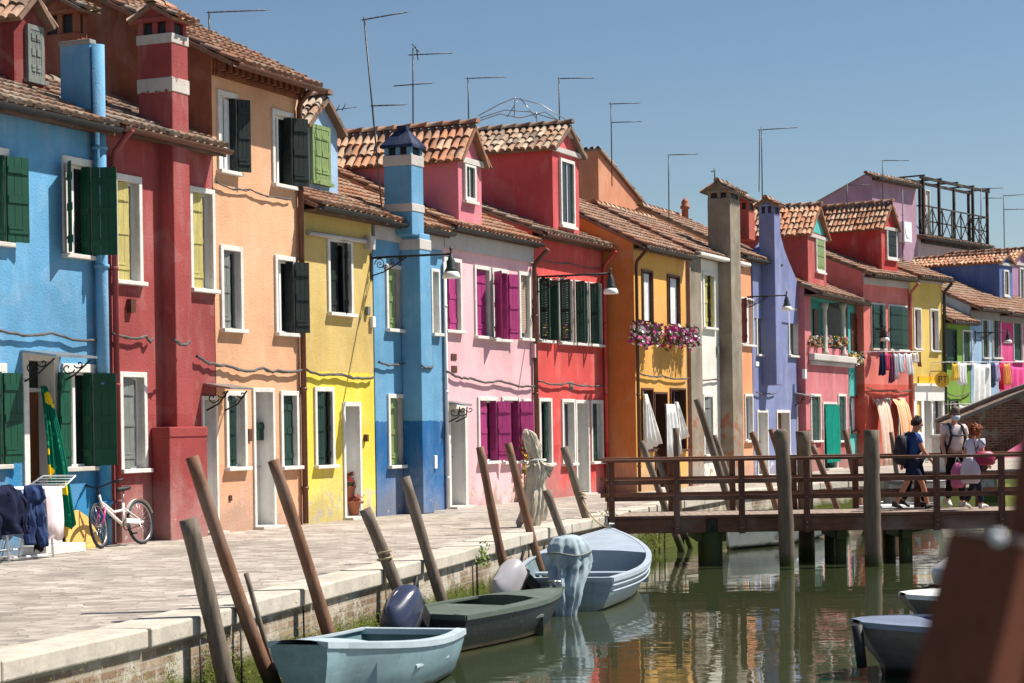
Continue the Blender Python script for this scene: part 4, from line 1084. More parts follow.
# ------------------------------------------------------------------ timber footbridge
BY, BX0, BX1, BW = 35.3, 1.62, 13.5, 1.9
WB = wood('bridge_timber', (.20, .085, .050, 1), .5, .7, None, (.7, 9, 9))
WBp = wood('bridge_post_timber', (.17, .072, .045, 1), .5, .7)
WD = wood('deck_boards', (.34, .26, .20, 1), .4, .8, None, (9, .7, 9))
WPl = wood('wet_pier_timber', (.06, .042, .028, 1), .5, .6, -.55)
br = empty('footbridge', (BX0, BY, 0)); tag(br, 'brown timber footbridge with two-bar railings crossing the canal', 'footbridge')
LX = BX1-BX0
m = MB(); q = 0.0
while q < LX: m.box(q+.004, q+.146, .02, BW-.02, -.05, 0); q += .15
m.build('deck', WD, br)
m = MB()
for y in (-.06, BW-.04): m.box(-.1, LX, y, y+.10, -.30, -.051)
m.box(-.1, LX, .5, .6, -.26, -.052); m.box(-.1, LX, 1.25, 1.35, -.26, -.052)
m.box(-.12, LX, -.085, .04, -.046, .006)
m.build('beam', WB, br, bevel=.008)
for side, yy in ((0, -.115), (1, BW+.005)):
    off = 0.0 if side == 0 else .06
    k = 0
    while True:
        x = .04 + k*1.145 + off
        if x > LX: break
        m = MB(); m.box(x, x+.105, yy, yy+.10, -.32 if side == 0 else -.28, .955); m.build('post', WBp, br, bevel=.006); k += 1
    m = MB(); m.box(-.06, LX, yy-.03, yy+.13, .957, 1.01); m.build('handrail', WB, br, bevel=.01)
    yr = yy+.101 if side == 0 else yy-.046
    for z in (.56, .27):
        m = MB(); m.box(-.02, LX, yr, yr+.045, z, z+.085); m.build('rail', WB, br, bevel=.006)
m = MB()
for k in range(10):
    x = .04 + k*1.145
    for z in (-.14, -.22): m.ball((x+.05, -.118, z), .016)
    for z in (.6, .31): m.ball((x+.05, -.116, z), .011)
m.build('bolt', 'steel', br)
for x, y, r in ((1.85, .1, .2), (1.95, 1.6, .2), (4.15, .15, .1), (4.2, 1.7, .1), (5.3, .15, .12), (5.3, 1.7, .12), (7.7, .15, .12), (7.7, 1.7, .12), (10, .3, .14)):
    m = MB(); m.tube([(x, y, -1.6), (x, y, -.06)], r, 10); m.build('pier', WPl, br)
for x, w_ in ((1.85, .26), (4.15, .08), (5.3, .08), (7.7, .08)):
    m = MB(); m.box(x-w_, x+w_, .0, BW-.02, -.46, -.305); m.build('cross_beam', WPl, br)

# ------------------------------------------------------------------ mooring poles
P_GREY = wood('weathered_pole', (.20, .155, .115, 1), .5, .85, .42)
P_BROWN = wood('brown_pole', (.22, .105, .058, 1), .4, .65, .42)
P_DARK = wood('dark_pole', (.18, .135, .095, 1), .5, .85, .30)
POLES = []
def pole(name, base, top, r, mat, label, dY=0, cat='mooring pole', group='mooring poles in the canal', pointed=False):
    b = ground(base[0], base[1], WATER); t = atY(top[0], top[1], b.y + dY); POLES.append((b, t))
    d = (t-b); b2 = V((0, 0, 0)) - d.normalized()*.9
    m = MB(); n = 16; rp = random.Random(int(base[0]*7+base[1]))
    bend = d.orthogonal().normalized()*rp.choice((-1, 1))*rp.uniform(.02, .06)
    pts = []; rs = []
    for i in range(n+1):
        f = i/n; pts.append(b2 + (d - b2)*f + bend*math.sin(math.pi*f)*1.0); rs.append(r*(1.06-.14*f)*rp.uniform(.93, 1.06))
    if pointed: pts.append(d + d.normalized()*.05); rs.append(rs[-1]*.55)
    m.tube(pts, rs, 14)
    o = m.build(name, mat, None, b); tag(o, label, cat, group); return o
for a in (
    ((230.5, 718), (188, 519), .085, P_GREY, 'thick grey weathered mooring pole nearest the left edge of the canal'),
    ((282, 703), (192, 457), .065, P_BROWN, 'long brown mooring pole leaning in front of the pale turquoise boat'),
    ((290, 700), (246, 573), .026, P_GREY, 'thin grey stick standing behind the bow of the pale turquoise boat'),
    ((338, 678), (273, 460), .068, P_BROWN, 'brown mooring pole rising behind the pale turquoise boat'),
    ((416, 648), (365, 509), .075, P_GREY, 'grey mooring pole rising behind the navy outboard motor'),
    ((455, 633), (405, 477), .07, P_GREY, 'grey mooring pole rising behind the dark green boat'),
    ((517, 610), (480, 447), .062, P_BROWN, 'brown mooring pole rising above the silver outboard motor'),
    ((548, 590), (508, 443), .065, P_BROWN, 'brown mooring pole in front of the tied-up white cloth bundle'),
    ((583.5, 584), (546, 490), .07, P_GREY, 'short grey mooring pole just right of the white cloth bundle'),
    ((604, 569), (564, 447), .075, P_GREY, 'grey mooring pole behind the bow of the blue-grey boat'),
    ((684, 552), (641, 441), .07, P_GREY, 'grey mooring pole behind the bridge, before the shade-tinted orange wall'),
    ((692, 548), (656, 455), .06, P_GREY, 'short grey mooring pole behind the bridge beside a steeper one'),
    ((682, 548), (676, 428), .07, P_DARK, 'upright dark pole behind the bridge before the curtained door'),
    ((741, 548), (697, 399), .075, P_DARK, 'tallest leaning dark pole behind the bridge, before the white house'),
    ((755, 545), (714, 435), .06, P_GREY, 'leaning grey pole behind the bridge, before the grey chimney breast'),
    ((787, 545), (752, 432), .07, P_BROWN, 'leaning brown pole behind the bridge, before the narrow orange house'),
    ((808, 540), (771, 429), .07, P_BROWN, 'leaning brown pole behind the bridge, between it and the violet house'),
    ((846, 536), (812, 445), .07, P_BROWN, 'leaning brown pole behind the bridge, before the dusty pink house'),
    ((868, 532), (845, 430), .07, P_BROWN, 'leaning brown pole behind the bridge, before the turquoise strip'),
    ((905, 520), (891, 432), .06, P_BROWN, 'thin brown pole behind the bridge, before the salmon house'),
): pole('mooring_pole', *a)
pole('timber_pile', (785.5, 566), (781, 432), .135, P_DARK, 'thick timber pile in front of the bridge, left one with a tapered top', 0, 'pile', 'timber piles beside the bridge', True)
pole('timber_pile', (875, 566), (871.5, 430), .15, P_DARK, 'thick timber pile in front of the bridge, nearest the walking people', 0, 'pile', 'timber piles beside the bridge')
pole('timber_pile', (806, 556), (803, 431), .15, P_DARK, 'thick dark timber pile just behind the bridge railing', 0, 'pile', 'timber piles beside the bridge')

# ------------------------------------------------------------------ boats
def boat(label, bow, stern, beam, fb_bow, fb_st, hull, deck, inner, rail='white_paint', fore=.30, tr=.8, side=.16, flare=.78, vbow=True, aft=0, bench=(.25, .5), maxp=.38, tip=.06, bol=True, rd=False):
    """open boat: x runs from the transom (0) to the stem (L), z = 0 at the waterline"""
    b = V((bow[0], bow[1], 0)); s_ = V((stern[0], stern[1], 0)); d = b-s_; L = d.length
    root = empty('boat', (s_.x, s_.y, WATER), math.atan2(d.y, d.x)); tag(root, label, 'boat', 'small boats moored in the canal')
    N = 26
    def half(t):
        if t < maxp: return beam/2*(tr + (1-tr)*math.sin(t/maxp*math.pi/2))
        u = (t-maxp)/(1-maxp)
        if rd: return max(tip, beam/2*max(0, 1-u**3.2)**.5)
        return max(tip, beam/2*(1-u**2.3)**.85)
    def sheer(t): return fb_st + (fb_bow-fb_st)*t**2.2
    def rake(t): return 0.26*t**5
    outer = []; inn = []; gun = {1: [], -1: []}
    for i in range(N+1):
        t = i/N; w = half(t); z = sheer(t); x = L*t*.95
        cw_ = w*flare*(1-.35*max(0, t-.6)/.4); zc = .03 + .30*max(0, t-.6)**1.5; zk = -.14 + .2*max(0, t-.75)
        sec = []
        for sg in (1, -1):
            pt = [(x + rake(t), sg*w, z), (x+rake(t)*.85, sg*(w*.985), z*.82), (x+rake(t)*.55, sg*(w*.62+cw_*.38), z*.5+zc*.4), (x, sg*cw_, zc)]
            sec.append(pt)
        ring = sec[0] + [(x - .02, 0, zk)] + sec[1][::-1]
        outer.append(ring)
        e = .045
        inn.append([(x + rake(t) , max(w-e, .005), z), (x+rake(t)*.5, max(w*.62+cw_*.38-e, .004), z*.5+zc*.4), (x, max(cw_-e, .003), zc+.05), (x, 0, zk+.09),
                    (x, -max(cw_-e, .003), zc+.05), (x+rake(t)*.5, -max(w*.62+cw_*.38-e, .004), z*.5+zc*.4), (x+rake(t), -max(w-e, .005), z)])
        for sg in (1, -1): gun[sg].append(V((x+rake(t), sg*(w-.01), z+.005)))
    m = MB(); m.loft(outer, 0, False, False); m.face([V(p) for p in outer[0]][::-1], 0); m.face([V(p) for p in outer[-1]], 0)
    hl = m.build('hull', hull, root)
    m = MB(); m.loft([[V(p) + V((.05 if i == 0 else 0, 0, 0)) for p in r] for i, r in enumerate(inn)], 0, False, False); m.face([V(p)+V((.05, 0, 0)) for p in inn[0]], 0)
    m.build('interior', inner, root)
    m = MB()
    for sg in (1, -1):
        rings = []
        for p in gun[sg]:
            o = sg*.028
            rings.append([p + V((0, o, -.035)), p + V((0, o, .02)), p + V((0, -sg*side*.35, .03)), p + V((0, -sg*side*.35, .008))])
        m.loft(rings, 0, True, True, False)
    m.box(-.02, .10, -half(0), half(0), fb_st-.03, fb_st+.028)
    m.build('gunwale', rail, root)
    if fore:
        m = MB(); k0 = int(N*(1-fore)); rr = []
        for i in range(k0, N+1):
            a, c = gun[1][i], gun[-1][i]; cam = .05*(a.y)/(beam/2)
            rr.append([a + V((0, -.02, .02)), V((a.x, a.y*.5, a.z+.02+cam*.75)), V((a.x, 0, a.z+.02+cam)), V((a.x, -a.y*.5, a.z+.02+cam*.75)), c + V((0, .02, .02))])
        m.loft(rr, 0, False, False); f = [v for v in rr[0]]; m.face(f + [V((f[0].x, f[-1].y, f[-1].z-.45)), V((f[0].x, f[0].y, f[0].z-.45))], 0)
        m.build('foredeck', deck, root)
    if aft:
        m = MB(); m.box(.0, aft, -half(0)*.98, half(0)*.98, fb_st-.05, fb_st+.022); m.build('aft_deck', deck, root)
    for t in bench:
        w = half(t)*.93; m = MB(); m.box(L*t-.13, L*t+.13, -w, w, sheer(t)*.55, sheer(t)*.55+.04); m.build('thwart', deck, root, bevel=.01)
    if not bol: return root, half
    m = MB(); m.tube([(L*.95+.14, 0, fb_bow+.03), (L*.95+.14, 0, fb_bow+.12)], .03, 8); m.tube([(L*.95+.14, -.09, fb_bow+.10), (L*.95+.14, .09, fb_bow+.10)], .018, 6)
    m.build('bollard', 'steel', root)
    return root, half
def hullmat(name, c, low=None, zl=.05, var=.25):
    t = NT(name); n = t.noise(2.2, 7, .65, (1, 1, 2.5)); z = t.sep()[2]
    col = t.mix(t.ramp(n, [(.3, (0, 0, 0)), (.72, (1, 1, 1))]), sc4(c, 1-var), sc4(c, 1+var*.3))
    zz = t.math('ADD', z, t.math('MULTIPLY', t.math('SUBTRACT', n, .5), .10))
    col = t.mix(t.ramp(zz, [(zl, (1, 1, 1)), (zl+.05, (0, 0, 0))]), col, low or (.035, .04, .025, 1))
    k = t.noise(18, 5, .7); col = t.mix(t.math('MULTIPLY', t.ramp(k, [(.58, (0, 0, 0)), (.68, (1, 1, 1))]), .4), col, (.25, .22, .18, 1))
    k2 = t.noise(3, 6, .7, (.5, 4, 9)); col = t.mix(t.math('MULTIPLY', t.ramp(k2, [(.6, (0, 0, 0)), (.66, (1, 1, 1))]), .35), col, sc4(c, 1.5))
    k3 = t.noise(2, 6, .7, (5, 5, .5)); col = t.mix(t.math('MULTIPLY', t.ramp(k3, [(.54, (0, 0, 0)), (.7, (1, 1, 1))]), .4), col, sc4(c, .45))
    return t.done(col, .38, .4)
HM_T = hullmat('pale_turquoise_hull', C(136, 164, 170)); HM_G = hullmat('dark_green_hull', C(44, 49, 44), C(120, 104, 84), .03); HM_B = hullmat('blue_grey_hull', C(146, 160, 168), (.30, .32, .24, 1), .06)
DK_G = paint('green_deck', C(86, 97, 86), .55, .25); IN_D = paint('dark_bilge', C(58, 66, 62), .7, .4)
def outboard(label, loc, rz, cowl, tilt=0, sc_=1.0, grp='outboard motors'):
    root = empty('outboard_motor', loc, rz); root.rotation_euler = (0, R(tilt), rz); root.scale = (sc_,)*3; tag(root, label, 'outboard motor', grp)
    m = MB(); rings = []
    for k in range(11):
        f = k/10; z = .02 + .37*f
        sh = (1 - .62*(max(0, f-.5)/.5)**2.6)*(.90 + .10*min(1, f/.3))
        w = .168*sh; l = .375*(sh*.8+.2) if k < 10 else .18
        if k == 10: w *= .6
        se = lambda v: math.copysign(abs(v)**.72, v)
        rings.append([(-.12 + .03*f + l*se(math.cos(a))*(1 if math.cos(a) < 0 else .82), w*se(math.sin(a)), z - .06*math.cos(a)*f) for a in [2*math.pi*q/28 for q in range(28)]])
    m.loft(rings); m.build('cowl', cowl, root)
    m = MB(); m.loft([[(-.12 + .05*f + l*math.cos(a)*(1 if math.cos(a) < 0 else .8), w*math.sin(a), z - .05*math.cos(a)*f) for a in [2*math.pi*q/24 for q in range(24)]] for f, w, l, z in ((.02, .163, .37, .005), (.05, .172, .385, .03), (.14, .172, .385, .062), (.17, .166, .375, .075))]); m.build('tray', 'black', root)
    m = MB(); m.box(-.30, .10, -.09, .09, -.06, .03); m.box(-.26, -.06, -.06, .06, -.75, -.06); m.box(-.42, .05, -.05, .05, -.62, -.58)
    m.tube([(-.36, 0, -.76), (.06, 0, -.76)], [.05, .065], 10); m.build('leg', 'black', root, bevel=.015)
    m = MB(); m.box(-.02, .14, -.11, .11, -.34, -.02); m.box(.10, .18, -.09, .09, -.05, .02); m.tube([(.05, 0, .02), (.30, .03, .08), (.42, .04, .09)], .022, 8); m.build('bracket', 'black', root, bevel=.01)
    return root
def glossy(name, c, r=.22):
    t = NT(name); n = t.noise(6, 5, .6); col = t.mix(t.ramp(n, [(.3, (0, 0, 0)), (.7, (1, 1, 1))]), sc4(c, .85), c); return t.done(col, r, .5)
# A pale turquoise boat
boat('pale turquoise open boat with its bow toward the camera, nearest the left wall', (-1.86, 17.3), (-1.06, 20.4), 1.28, .66, .44, HM_T, paint('turquoise_deck', C(172, 188, 194), .5, .2), paint('turquoise_inside', C(96, 124, 128), .6, .4), paint('turquoise_rail', C(174, 188, 194), .45, .15), .22, .86, .2, tip=.26, bol=False)
# B dark green boat
boat('dark green boat with light green decks and a navy outboard motor', (.50, 25.3), (-1.02, 22.35), 1.16, .43, .40, HM_G, DK_G, IN_D, DK_G, .38, .9, .42, aft=1.25, bench=(.55,), tip=.05)
outboard('navy blue outboard motor tilted on the stern of the dark green boat', (-1.16, 22.1, WATER+.46), R(66), glossy('navy_cowl', C(56, 62, 84)), -46, 1.05)
# C blue-grey boat
rootC, hC = boat('blue-grey open boat whose bow points at the timber bridge', (1.60, 33.6), (.70, 27.0), 1.85, .74, .42, HM_B, paint('bluegrey_deck', C(160, 172, 184), .45, .15), paint('dark_inside', C(112, 128, 132), .6, .4), paint('bluegrey_rail', C(170, 180, 190), .4, .15), .42, .66, .16, bench=(.18, .45))
outboard('silver grey outboard motor standing left of the covered one', (.04, 26.75, WATER+.44), R(52), glossy('silver_cowl', C(182, 178, 180), .3), -54, 1.0)
# covered outboard: canvas draped from the cowl down to the water
cv = MB(); rings = []
rc = random.Random(4)
ST_ = ((0, .10, .10, -.08, -.62), (.06, .13, .14, .06, -.60), (.16, .17, .17, .24, -.52), (.28, .20, .22, .40, -.42), (.42, .25, .30, .55, -.28), (.55, .28, .36, .68, -.20), (.68, .28, .37, .80, -.17), (.8, .26, .34, .92, -.15), (.9, .20, .26, 1.0, -.14), (1, .07, .1, 1.03, -.14))
STF = []
for A_, B_ in zip(ST_, ST_[1:]):
    for k in range(4): STF.append(tuple(a + (b-a)*k/4 for a, b in zip(A_, B_)))
for f, w, l, z, xo in STF + [ST_[-1]]:
    n = 90; fold = .13 if f < .5 else .05
    rings.append([crumple(crumple(p_, 2.4, .05, 1), 12, .014, 2) for p_ in [(xo + l*math.cos(a)*(1+fold*(math.sin(a*9+f*3)+.5*math.sin(a*17+f*5))), w*math.sin(a)*(1+fold*(math.sin(a*9+f*3)+.5*math.sin(a*17+f*5))), z) for a in [2*math.pi*q/n for q in range(n)]]])
cv.loft(rings)
ct = cloth('grey_blue_canvas', C(158, 172, 178), .35)
o = cv.build('outboard_cover', ct, None, (.74, 26.95, WATER), (0, 0, R(82))); tag(o, 'blue-grey canvas cover draped over an outboard motor down to the water', 'outboard cover')
m = MB(); m.tube([(-.18 + .40*math.cos(a), .30*math.sin(a), .80+.02*math.sin(a*3)) for a in [2*math.pi*q/24 for q in range(25)]], .014, 6); c2 = m.build('tie_rope', 'sh_grey', o)
# moulded strakes along the blue-grey hull
for fz in (.62, .80):
    for sg in (1, -1):
        m = MB(); L = 6.66; P_ = []
        for i in range(27):
            t = i/26; w = hC(t); z = (.42 + .32*t**2.2); cw2 = w*.78*(1-.35*max(0, t-.6)/.4)
            P_.append((L*t*.95 + .26*t**5*.8, sg*(w*.985*(.75+.25*fz) + cw2*.25*(1-fz) + .012), z*fz))
        m.tube(P_, .013, 6); m.build('rubbing_strake', bpy.data.materials['bluegrey_rail'], rootC)
# boats beyond the bridge
HM_W = hullmat('greyish_white_hull', C(190, 196, 192)); HM_R = hullmat('red_brown_hull', C(150, 66, 58)); HM_N = hullmat('navy_hull', C(40, 62, 140)); HM_Y = hullmat('yellow_hull', C(206, 204, 96)); HM_K = hullmat('dark_grey_hull', C(112, 106, 100))
boat('greyish white boat moored behind the left part of the timber bridge', (4.05, 38.9), (6.2, 43.4), 1.6, .62, .5, HM_W, 'white_paint', IN_D)
boat('red-brown boat with a white rim behind the middle of the bridge', (7.9, 43.4), (9.3, 47.6), 1.8, .62, .5, HM_R, 'white_paint', IN_D)
bb, _ = boat('dark boat under a bright blue tarpaulin seen through the bridge railing', (8.75, 47.0), (10.3, 51.0), 1.7, 1.1, 1.0, HM_K, paint('blue_tarp', C(70, 150, 210), .6, .2), IN_D, fore=.85)
boat('navy blue boat behind the right part of the bridge', (10.6, 41.0), (13.4, 44.5), 1.8, .95, .8, HM_N, 'white_paint', IN_D)
boat('lime yellow boat beyond the navy one under the brick bridge', (11.2, 46.0), (14.2, 50.5), 1.7, 1.15, .95, HM_Y, paint('lime_deck', C(206, 210, 120), .5, .2), IN_D)
# boats on the right
boat('dark boat with blue interior, bow pointing left, in front of the camera bridge', (3.42, 19.7), (7.0, 20.3), 1.75, .52, .42, HM_K, paint('blue_deck', C(116, 124, 142), .45, .2), paint('blue_inside', C(62, 84, 150), .6, .3), paint('pale_blue_rail', C(128, 136, 154), .4, .2), .14, .8, .18, bench=(.3, .6, .78), tip=.16, bol=False, rd=True)
boat('dark boat with white rim just behind the blue-lined one', (4.62, 23.6), (8.6, 24.0), 1.7, .44, .40, HM_K, 'white_paint', IN_D, 'white_paint', .3, tip=.16, bol=False, rd=True)
m = MB(); m.tube([(0, 0, -.32), (0, 0, .10)], [.05, .055], 10); o = m.build('boat_fender', 'black', None, (3.33, 19.5, WATER+.42), (0, R(-6), 0)); tag(o, 'black rubber fender hanging at the bow of the blue-lined boat', 'fender')
outboard('white outboard motor at the right edge beside the leaning timber post', (5.70, 26.3, WATER+.30), R(200), glossy('white_cowl', C(222, 222, 220), .3), 10, 1.0)
boat('grey boat half hidden by the leaning timber post', (9.8, 25.9), (6.1, 26.4), 1.7, .6, .46, HM_K, 'white_paint', IN_D)

# mooring ropes and loose gear
ROPE = cloth('hemp_rope', C(176, 160, 128), .3)
def rope(label, p, q, sag=.18, r=.012):
    p, q = V(p), V(q); m = MB(); n = 18
    m.tube([(p.lerp(q, i/n) - p) + V((0, 0, -sag*4*(i/n)*(1-i/n))) for i in range(n+1)], r, 6)
    a = (q-p); m.tube([a + V((.085*math.cos(k), .085*math.sin(k), .012*k)) for k in [i*.5 for i in range(26)]], r, 6)
    return tag(m.build('mooring_rope', ROPE, None, p), label, 'rope', 'mooring ropes')
def onpole(i, z):
    b, t = POLES[i]; return b.lerp(t, (z-b.z)/(t.z-b.z))
rope('rope from the dark green boat to the grey pole behind its motor', (-1.45, 22.6, WATER+.38), onpole(4, .1), .1)
rope('rope from the blue-grey boat to the grey pole behind its bow', (1.58, 33.5, WATER+.78), onpole(9, .35), .12)
m = MB()
# ------------------------------------------------------------------ wall lamps, cables, aerials
def wall_lamp(px, p, label, fr=FR1, off=0.0, sc_=1.0):
    w = facpos(px[0], px[1], off, fr); r = empty('street_lamp', w, fr.ang); tag(r, label, 'street lamp', 'bracket street lamps on the house walls')
    m = MB(); m.tube([(0, 0, 0), (0, -p, 0)], .022, 8); m.box(-.05, .05, -.02, 0, -.4, .08)
    m.tube([(0, -.01, -.33), (0, -.25, -.27), (0, -.5, -.15), (0, -.72, -.02)], .013, 6)
    for cx, cz, k, dr in ((-.18, -.12, .11, 1), (-.42, -.09, .07, -1), (-.60, -.045, .05, 1), (-.30, -.2, .06, 1)):
        m.tube([(0, cx + k*(1-i/22)*math.cos(dr*i*.55), cz + k*(1-i/22)*math.sin(dr*i*.55)) for i in range(23)], .010, 5)
    m.build('arm', 'iron', r)
    m = MB(); m.lathe([(.012, .12), (.03, .09), (.014, .04), (.014, -.02), (.05, -.05), (.055, -.10), (.075, -.13), (.085, -.24), (.10, -.27), (.12, -.32)], (0, -p, 0), 16); m.build('shade', paint('lamp_enamel', (.03, .05, .045, 1), .4), r)
    m = MB(); m.lathe([(.118, -.321), (.15, -.36), (.165, -.43), (.155, -.445), (.02, -.44)], (0, -p, 0), 16); m.build('glass', paint('milk_glass', (.80, .78, .72, 1), .3, .05), r)
    return r
wall_lamp((371, 258), 1.62, 'green bell street lamp on a scroll bracket between the yellow and the narrow blue house')
wall_lamp((536, 277), 1.75, 'green bell street lamp reaching over the shutters of the coral red house')
wall_lamp((744, 297), 1.28, 'green bell street lamp in front of the violet house')
wall_lamp((874, 329), .42, 'small street lamp before the dark green shutters of the salmon house', FR2)
wall_lamp((975, 333), 1.35, 'street lamp on a dark scroll bracket before the magenta house', FR2)

rcab = random.Random(21)
def cable(label, pts, off=.06, fr=FR1, r=.020, wig=.010, n=8, strands=2):
    o = MB(); P = [facpos(x, y, off, fr) for x, y in pts]
    for k in range(strands):
        q = []
        for i in range(len(P)-1):
            for j in range(n):
                f = j/n; q.append(P[i].lerp(P[i+1], f) + V((0, 0, -.05*math.sin(math.pi*f))) + V((0, 0, rcab.gauss(0, wig))) + fr.n*rcab.uniform(0, .02))
        q.append(P[-1]); o.tube(q, r*(1 if k == 0 else .6), 6)
    ob = o.build('facade_cable', 'cable'); tag(ob, label, 'cable', 'power cables strung along the facades'); return ob
cable('bundled cable sagging across the bright blue facade', [(-6, 330), (50, 333), (106, 340)])
cable('cable crossing the dark red facade left of its chimney breast', [(112, 333), (146, 337), (152, 338)])
cable('cable clipped round the chimney breast of the dark red house', [(173, 339), (190, 342)], .41)
cable('bundled cable running along the apricot facade above the canopy', [(196, 356), (228, 366), (262, 369), (302, 370)], .06, FR1, .024)
cable('thin wire between the upper storeys of the apricot house', [(216, 182), (250, 190), (292, 199)], .05, FR1, .013, .01)
cable('bundled cable where the yellow paint changes shade', [(306, 370), (340, 374), (374, 377)], .06, FR1, .024)
cable('bundled cable on the two-tone blue facade left of its chimney', [(378, 362), (404, 363)])
cable('cable across the slim chimney breast of the two-tone blue house', [(421, 365), (433, 366)], .44)
cable('cable sagging along the pale pink facade', [(446, 371), (470, 378), (500, 381), (534, 386)], .06, FR1, .024)
cable('thin twin red wire over the shutters of the coral red house', [(537, 258), (570, 263), (603, 268)], .05, FR1, .012, .008)
cable('cable along the coral red facade at mid height', [(538, 381), (570, 383), (603, 385)])
cable('cable along the orange front below the flower boxes', [(638, 373), (662, 376), (688, 378)], .82)
cable('cable across the flaking white facade', [(690, 378), (720, 379)], .66)
cable('cable across the violet facade above its doors', [(756, 392), (776, 393)], .06)
cable('orange cable along the salmon facade above the awnings', [(867, 388), (890, 391), (911, 390)], .06, FR2)
cable('cable drooping across the leaf green facade', [(946, 392), (958, 396), (971, 391)], .06, FR2)
cable('cable crossing the magenta facade', [(1002, 372), (1026, 370)], .06, FR2)

def aerial(label, Y, mast, bars=(), spikes=(), r=.018, deep=26):
    a = atY(mast[0][0], mast[0][1]+deep, Y); b = atY(*mast[1], Y); ob = empty('tv_aerial', a); tag(ob, label, 'aerial', 'television aerials on the roofs')
    m = MB(); m.tube([(0, 0, 0), b-a], r*.72, 6); m.build('mast', 'antenna', ob)
    m = MB()
    for (x0, y0, x1, y1) in bars:
        p, q = atY(x0, y0, Y)-a, atY(x1, y1, Y)-a; m.tube([p, q], r*.6, 6)
        k = int((q-p).length/.11)
        for i in range(k+1):
            c = p.lerp(q, i/max(1, k)); d = V((.05, .16, .03)) if (i % 2) else V((.03, .12, .02)); m.tube([c-d, c+d], .0035, 4)
    for (x0, y0, x1, y1) in spikes: m.tube([atY(x0, y0, Y)-a, atY(x1, y1, Y)-a], r*.6, 5)
    if bars or spikes: m.build('elements', 'antenna', ob)
    return ob
aerial('single-arm aerial on the tall apricot roof', 34.5, ((210, 45), (209, 11)), [(207, 12.5, 266, 10)], (), .02)
aerial('very tall leaning aerial mast before the pink dormer', 36.5, ((383, 196), (364, 17)), [(362, 20, 407, 12), (371, 106, 405, 104.5)], [(377, 150, 370, 151)], .022)
aerial('aerial with two crossed arms above the pink dormer', 44, ((413, 122), (413, 48)), [(394, 86, 432, 83), (409, 55, 452, 53)], [(416, 46, 418, 60), (419, 52, 412, 44)], .022)
aerial('short aerial right of the two-armed one', 45, ((469, 120), (468, 77)), [(466, 78.5, 505, 77)], (), .02)
aerial('aerial rising behind the red dormer', 49, ((560, 140), (559, 77)), [(558, 78.5, 594, 78)], (), .022)
aerial('two-bar aerial on the terracotta gable', 54, ((612, 160), (611, 102)), [(609, 104, 640, 103), (611, 122.5, 641, 121.5)], (), .022)
aerial('aerial above the white house roof', 57, ((669, 196), (668.5, 154)), [(668, 155, 698, 154)], (), .022)
aerial('twin-mast aerial behind the violet chimney', 64, ((762.5, 190), (761.5, 127)), [(758, 130, 797, 127.5)], [(759, 192, 759.5, 131)], .026)
aerial('low aerial between the two right dormers', 72, ((847.5, 196), (847, 184)), [(846, 185, 872, 185)], (), .024)
aerial('aerial on the mauve roof', 88, ((883, 186), (882.5, 160)), [(882, 160.5, 909, 160.5)], (), .03)
aerial('two-bar aerial at the right edge of the roofs', 90, ((1004.5, 228), (1003.5, 194)), [(1003, 196, 1030, 194), (1004, 209.5, 1030, 209)], (), .03)
aerial('short aerial beside the roof terrace', 90, ((981, 230), (981, 188)), [(981, 188.5, 1003, 188), (983, 198, 1002, 198)], (), .03)
aerial('small herringbone aerial behind the pale blue dormer', 37, ((333, 120), (333, 106)), [(328, 111, 356, 107)], [(340, 104, 336, 112), (346, 103, 342, 111)], .014)
aerial('small weather vane on the grey chimney cap', 56, ((715, 186), (714.5, 168)), [], [(711, 172, 716, 170)], .025, 2)
aerial('thin aerial on the scarlet roof ridge', 76, ((903, 250), (902.5, 190)), [], [(901, 215, 904, 215)], .026)
wr = empty('bird_wire', atY(475, 124, 47)); tag(wr, 'tangle of thin arched wires strung over the red roof ridge', 'wire'); o0 = atY(475, 124, 47); m = MB()
for pts in (((478, 116), (500, 104), (515, 98), (540, 104), (570, 122)), ((480, 118), (505, 110), (530, 112), (550, 118), (572, 124)), ((476, 122), (500, 114), (520, 118), (545, 112), (568, 126)), ((514, 118), (515, 97)), ((537, 124), (536, 112)), ((507, 117), (518, 100)), ((520, 98), (536, 118))):
    m.tube([atY(x, y, 47)-o0 for x, y in pts], .012, 5)
m.build('strand', 'steel', wr)

# ------------------------------------------------------------------ washing
def sheet(name, label, cat, group, fr, off, x0, x1, y0, y1, mat, seed=1, folds=3, amp=.05, taper=0, notch=False):
    a = facpos(x0, y0, off, fr); b = facpos(x1, y0, off, fr); z0 = facpos((x0+x1)/2, y1, off, fr).z
    W = (V((b.x, b.y, 0)) - V((a.x, a.y, 0))).length; H = a.z - z0; rs = random.Random(seed); ph = rs.random()*6
    m = MB(); n, k = 18, 8; rings = []
    for j in range(k+1):
        g = j/k; rings.append([(W*(i/n) + W*taper*g*(.5-i/n) + .02*math.sin(g*5+ph), amp*(.3+g)*math.sin(i/n*folds*6.28+ph+g*1.2) - .02, -H*g*(1 - (.10*abs(math.sin(i/n*6+ph)) if j else 0)) - .05*math.sin(i/n*3.14)*(1-g)) for i in range(n+1)])
    m.loft(rings, 0, False, False)
    m.tube([(W*.15, 0, .03), (W*.15, 0, -.04)], .012, 5, 0); m.tube([(W*.85, 0, .03), (W*.85, 0, -.04)], .012, 5, 0)
    o = m.build(name, mat, None, a, (0, 0, fr.ang)); so_ = o.modifiers.new('thickness', 'SOLIDIFY'); so_.thickness = .008
    return tag(o, label, cat, group)
GL = 'washing hung on the salmon house'; GR = 'washing hung on the right-hand houses'
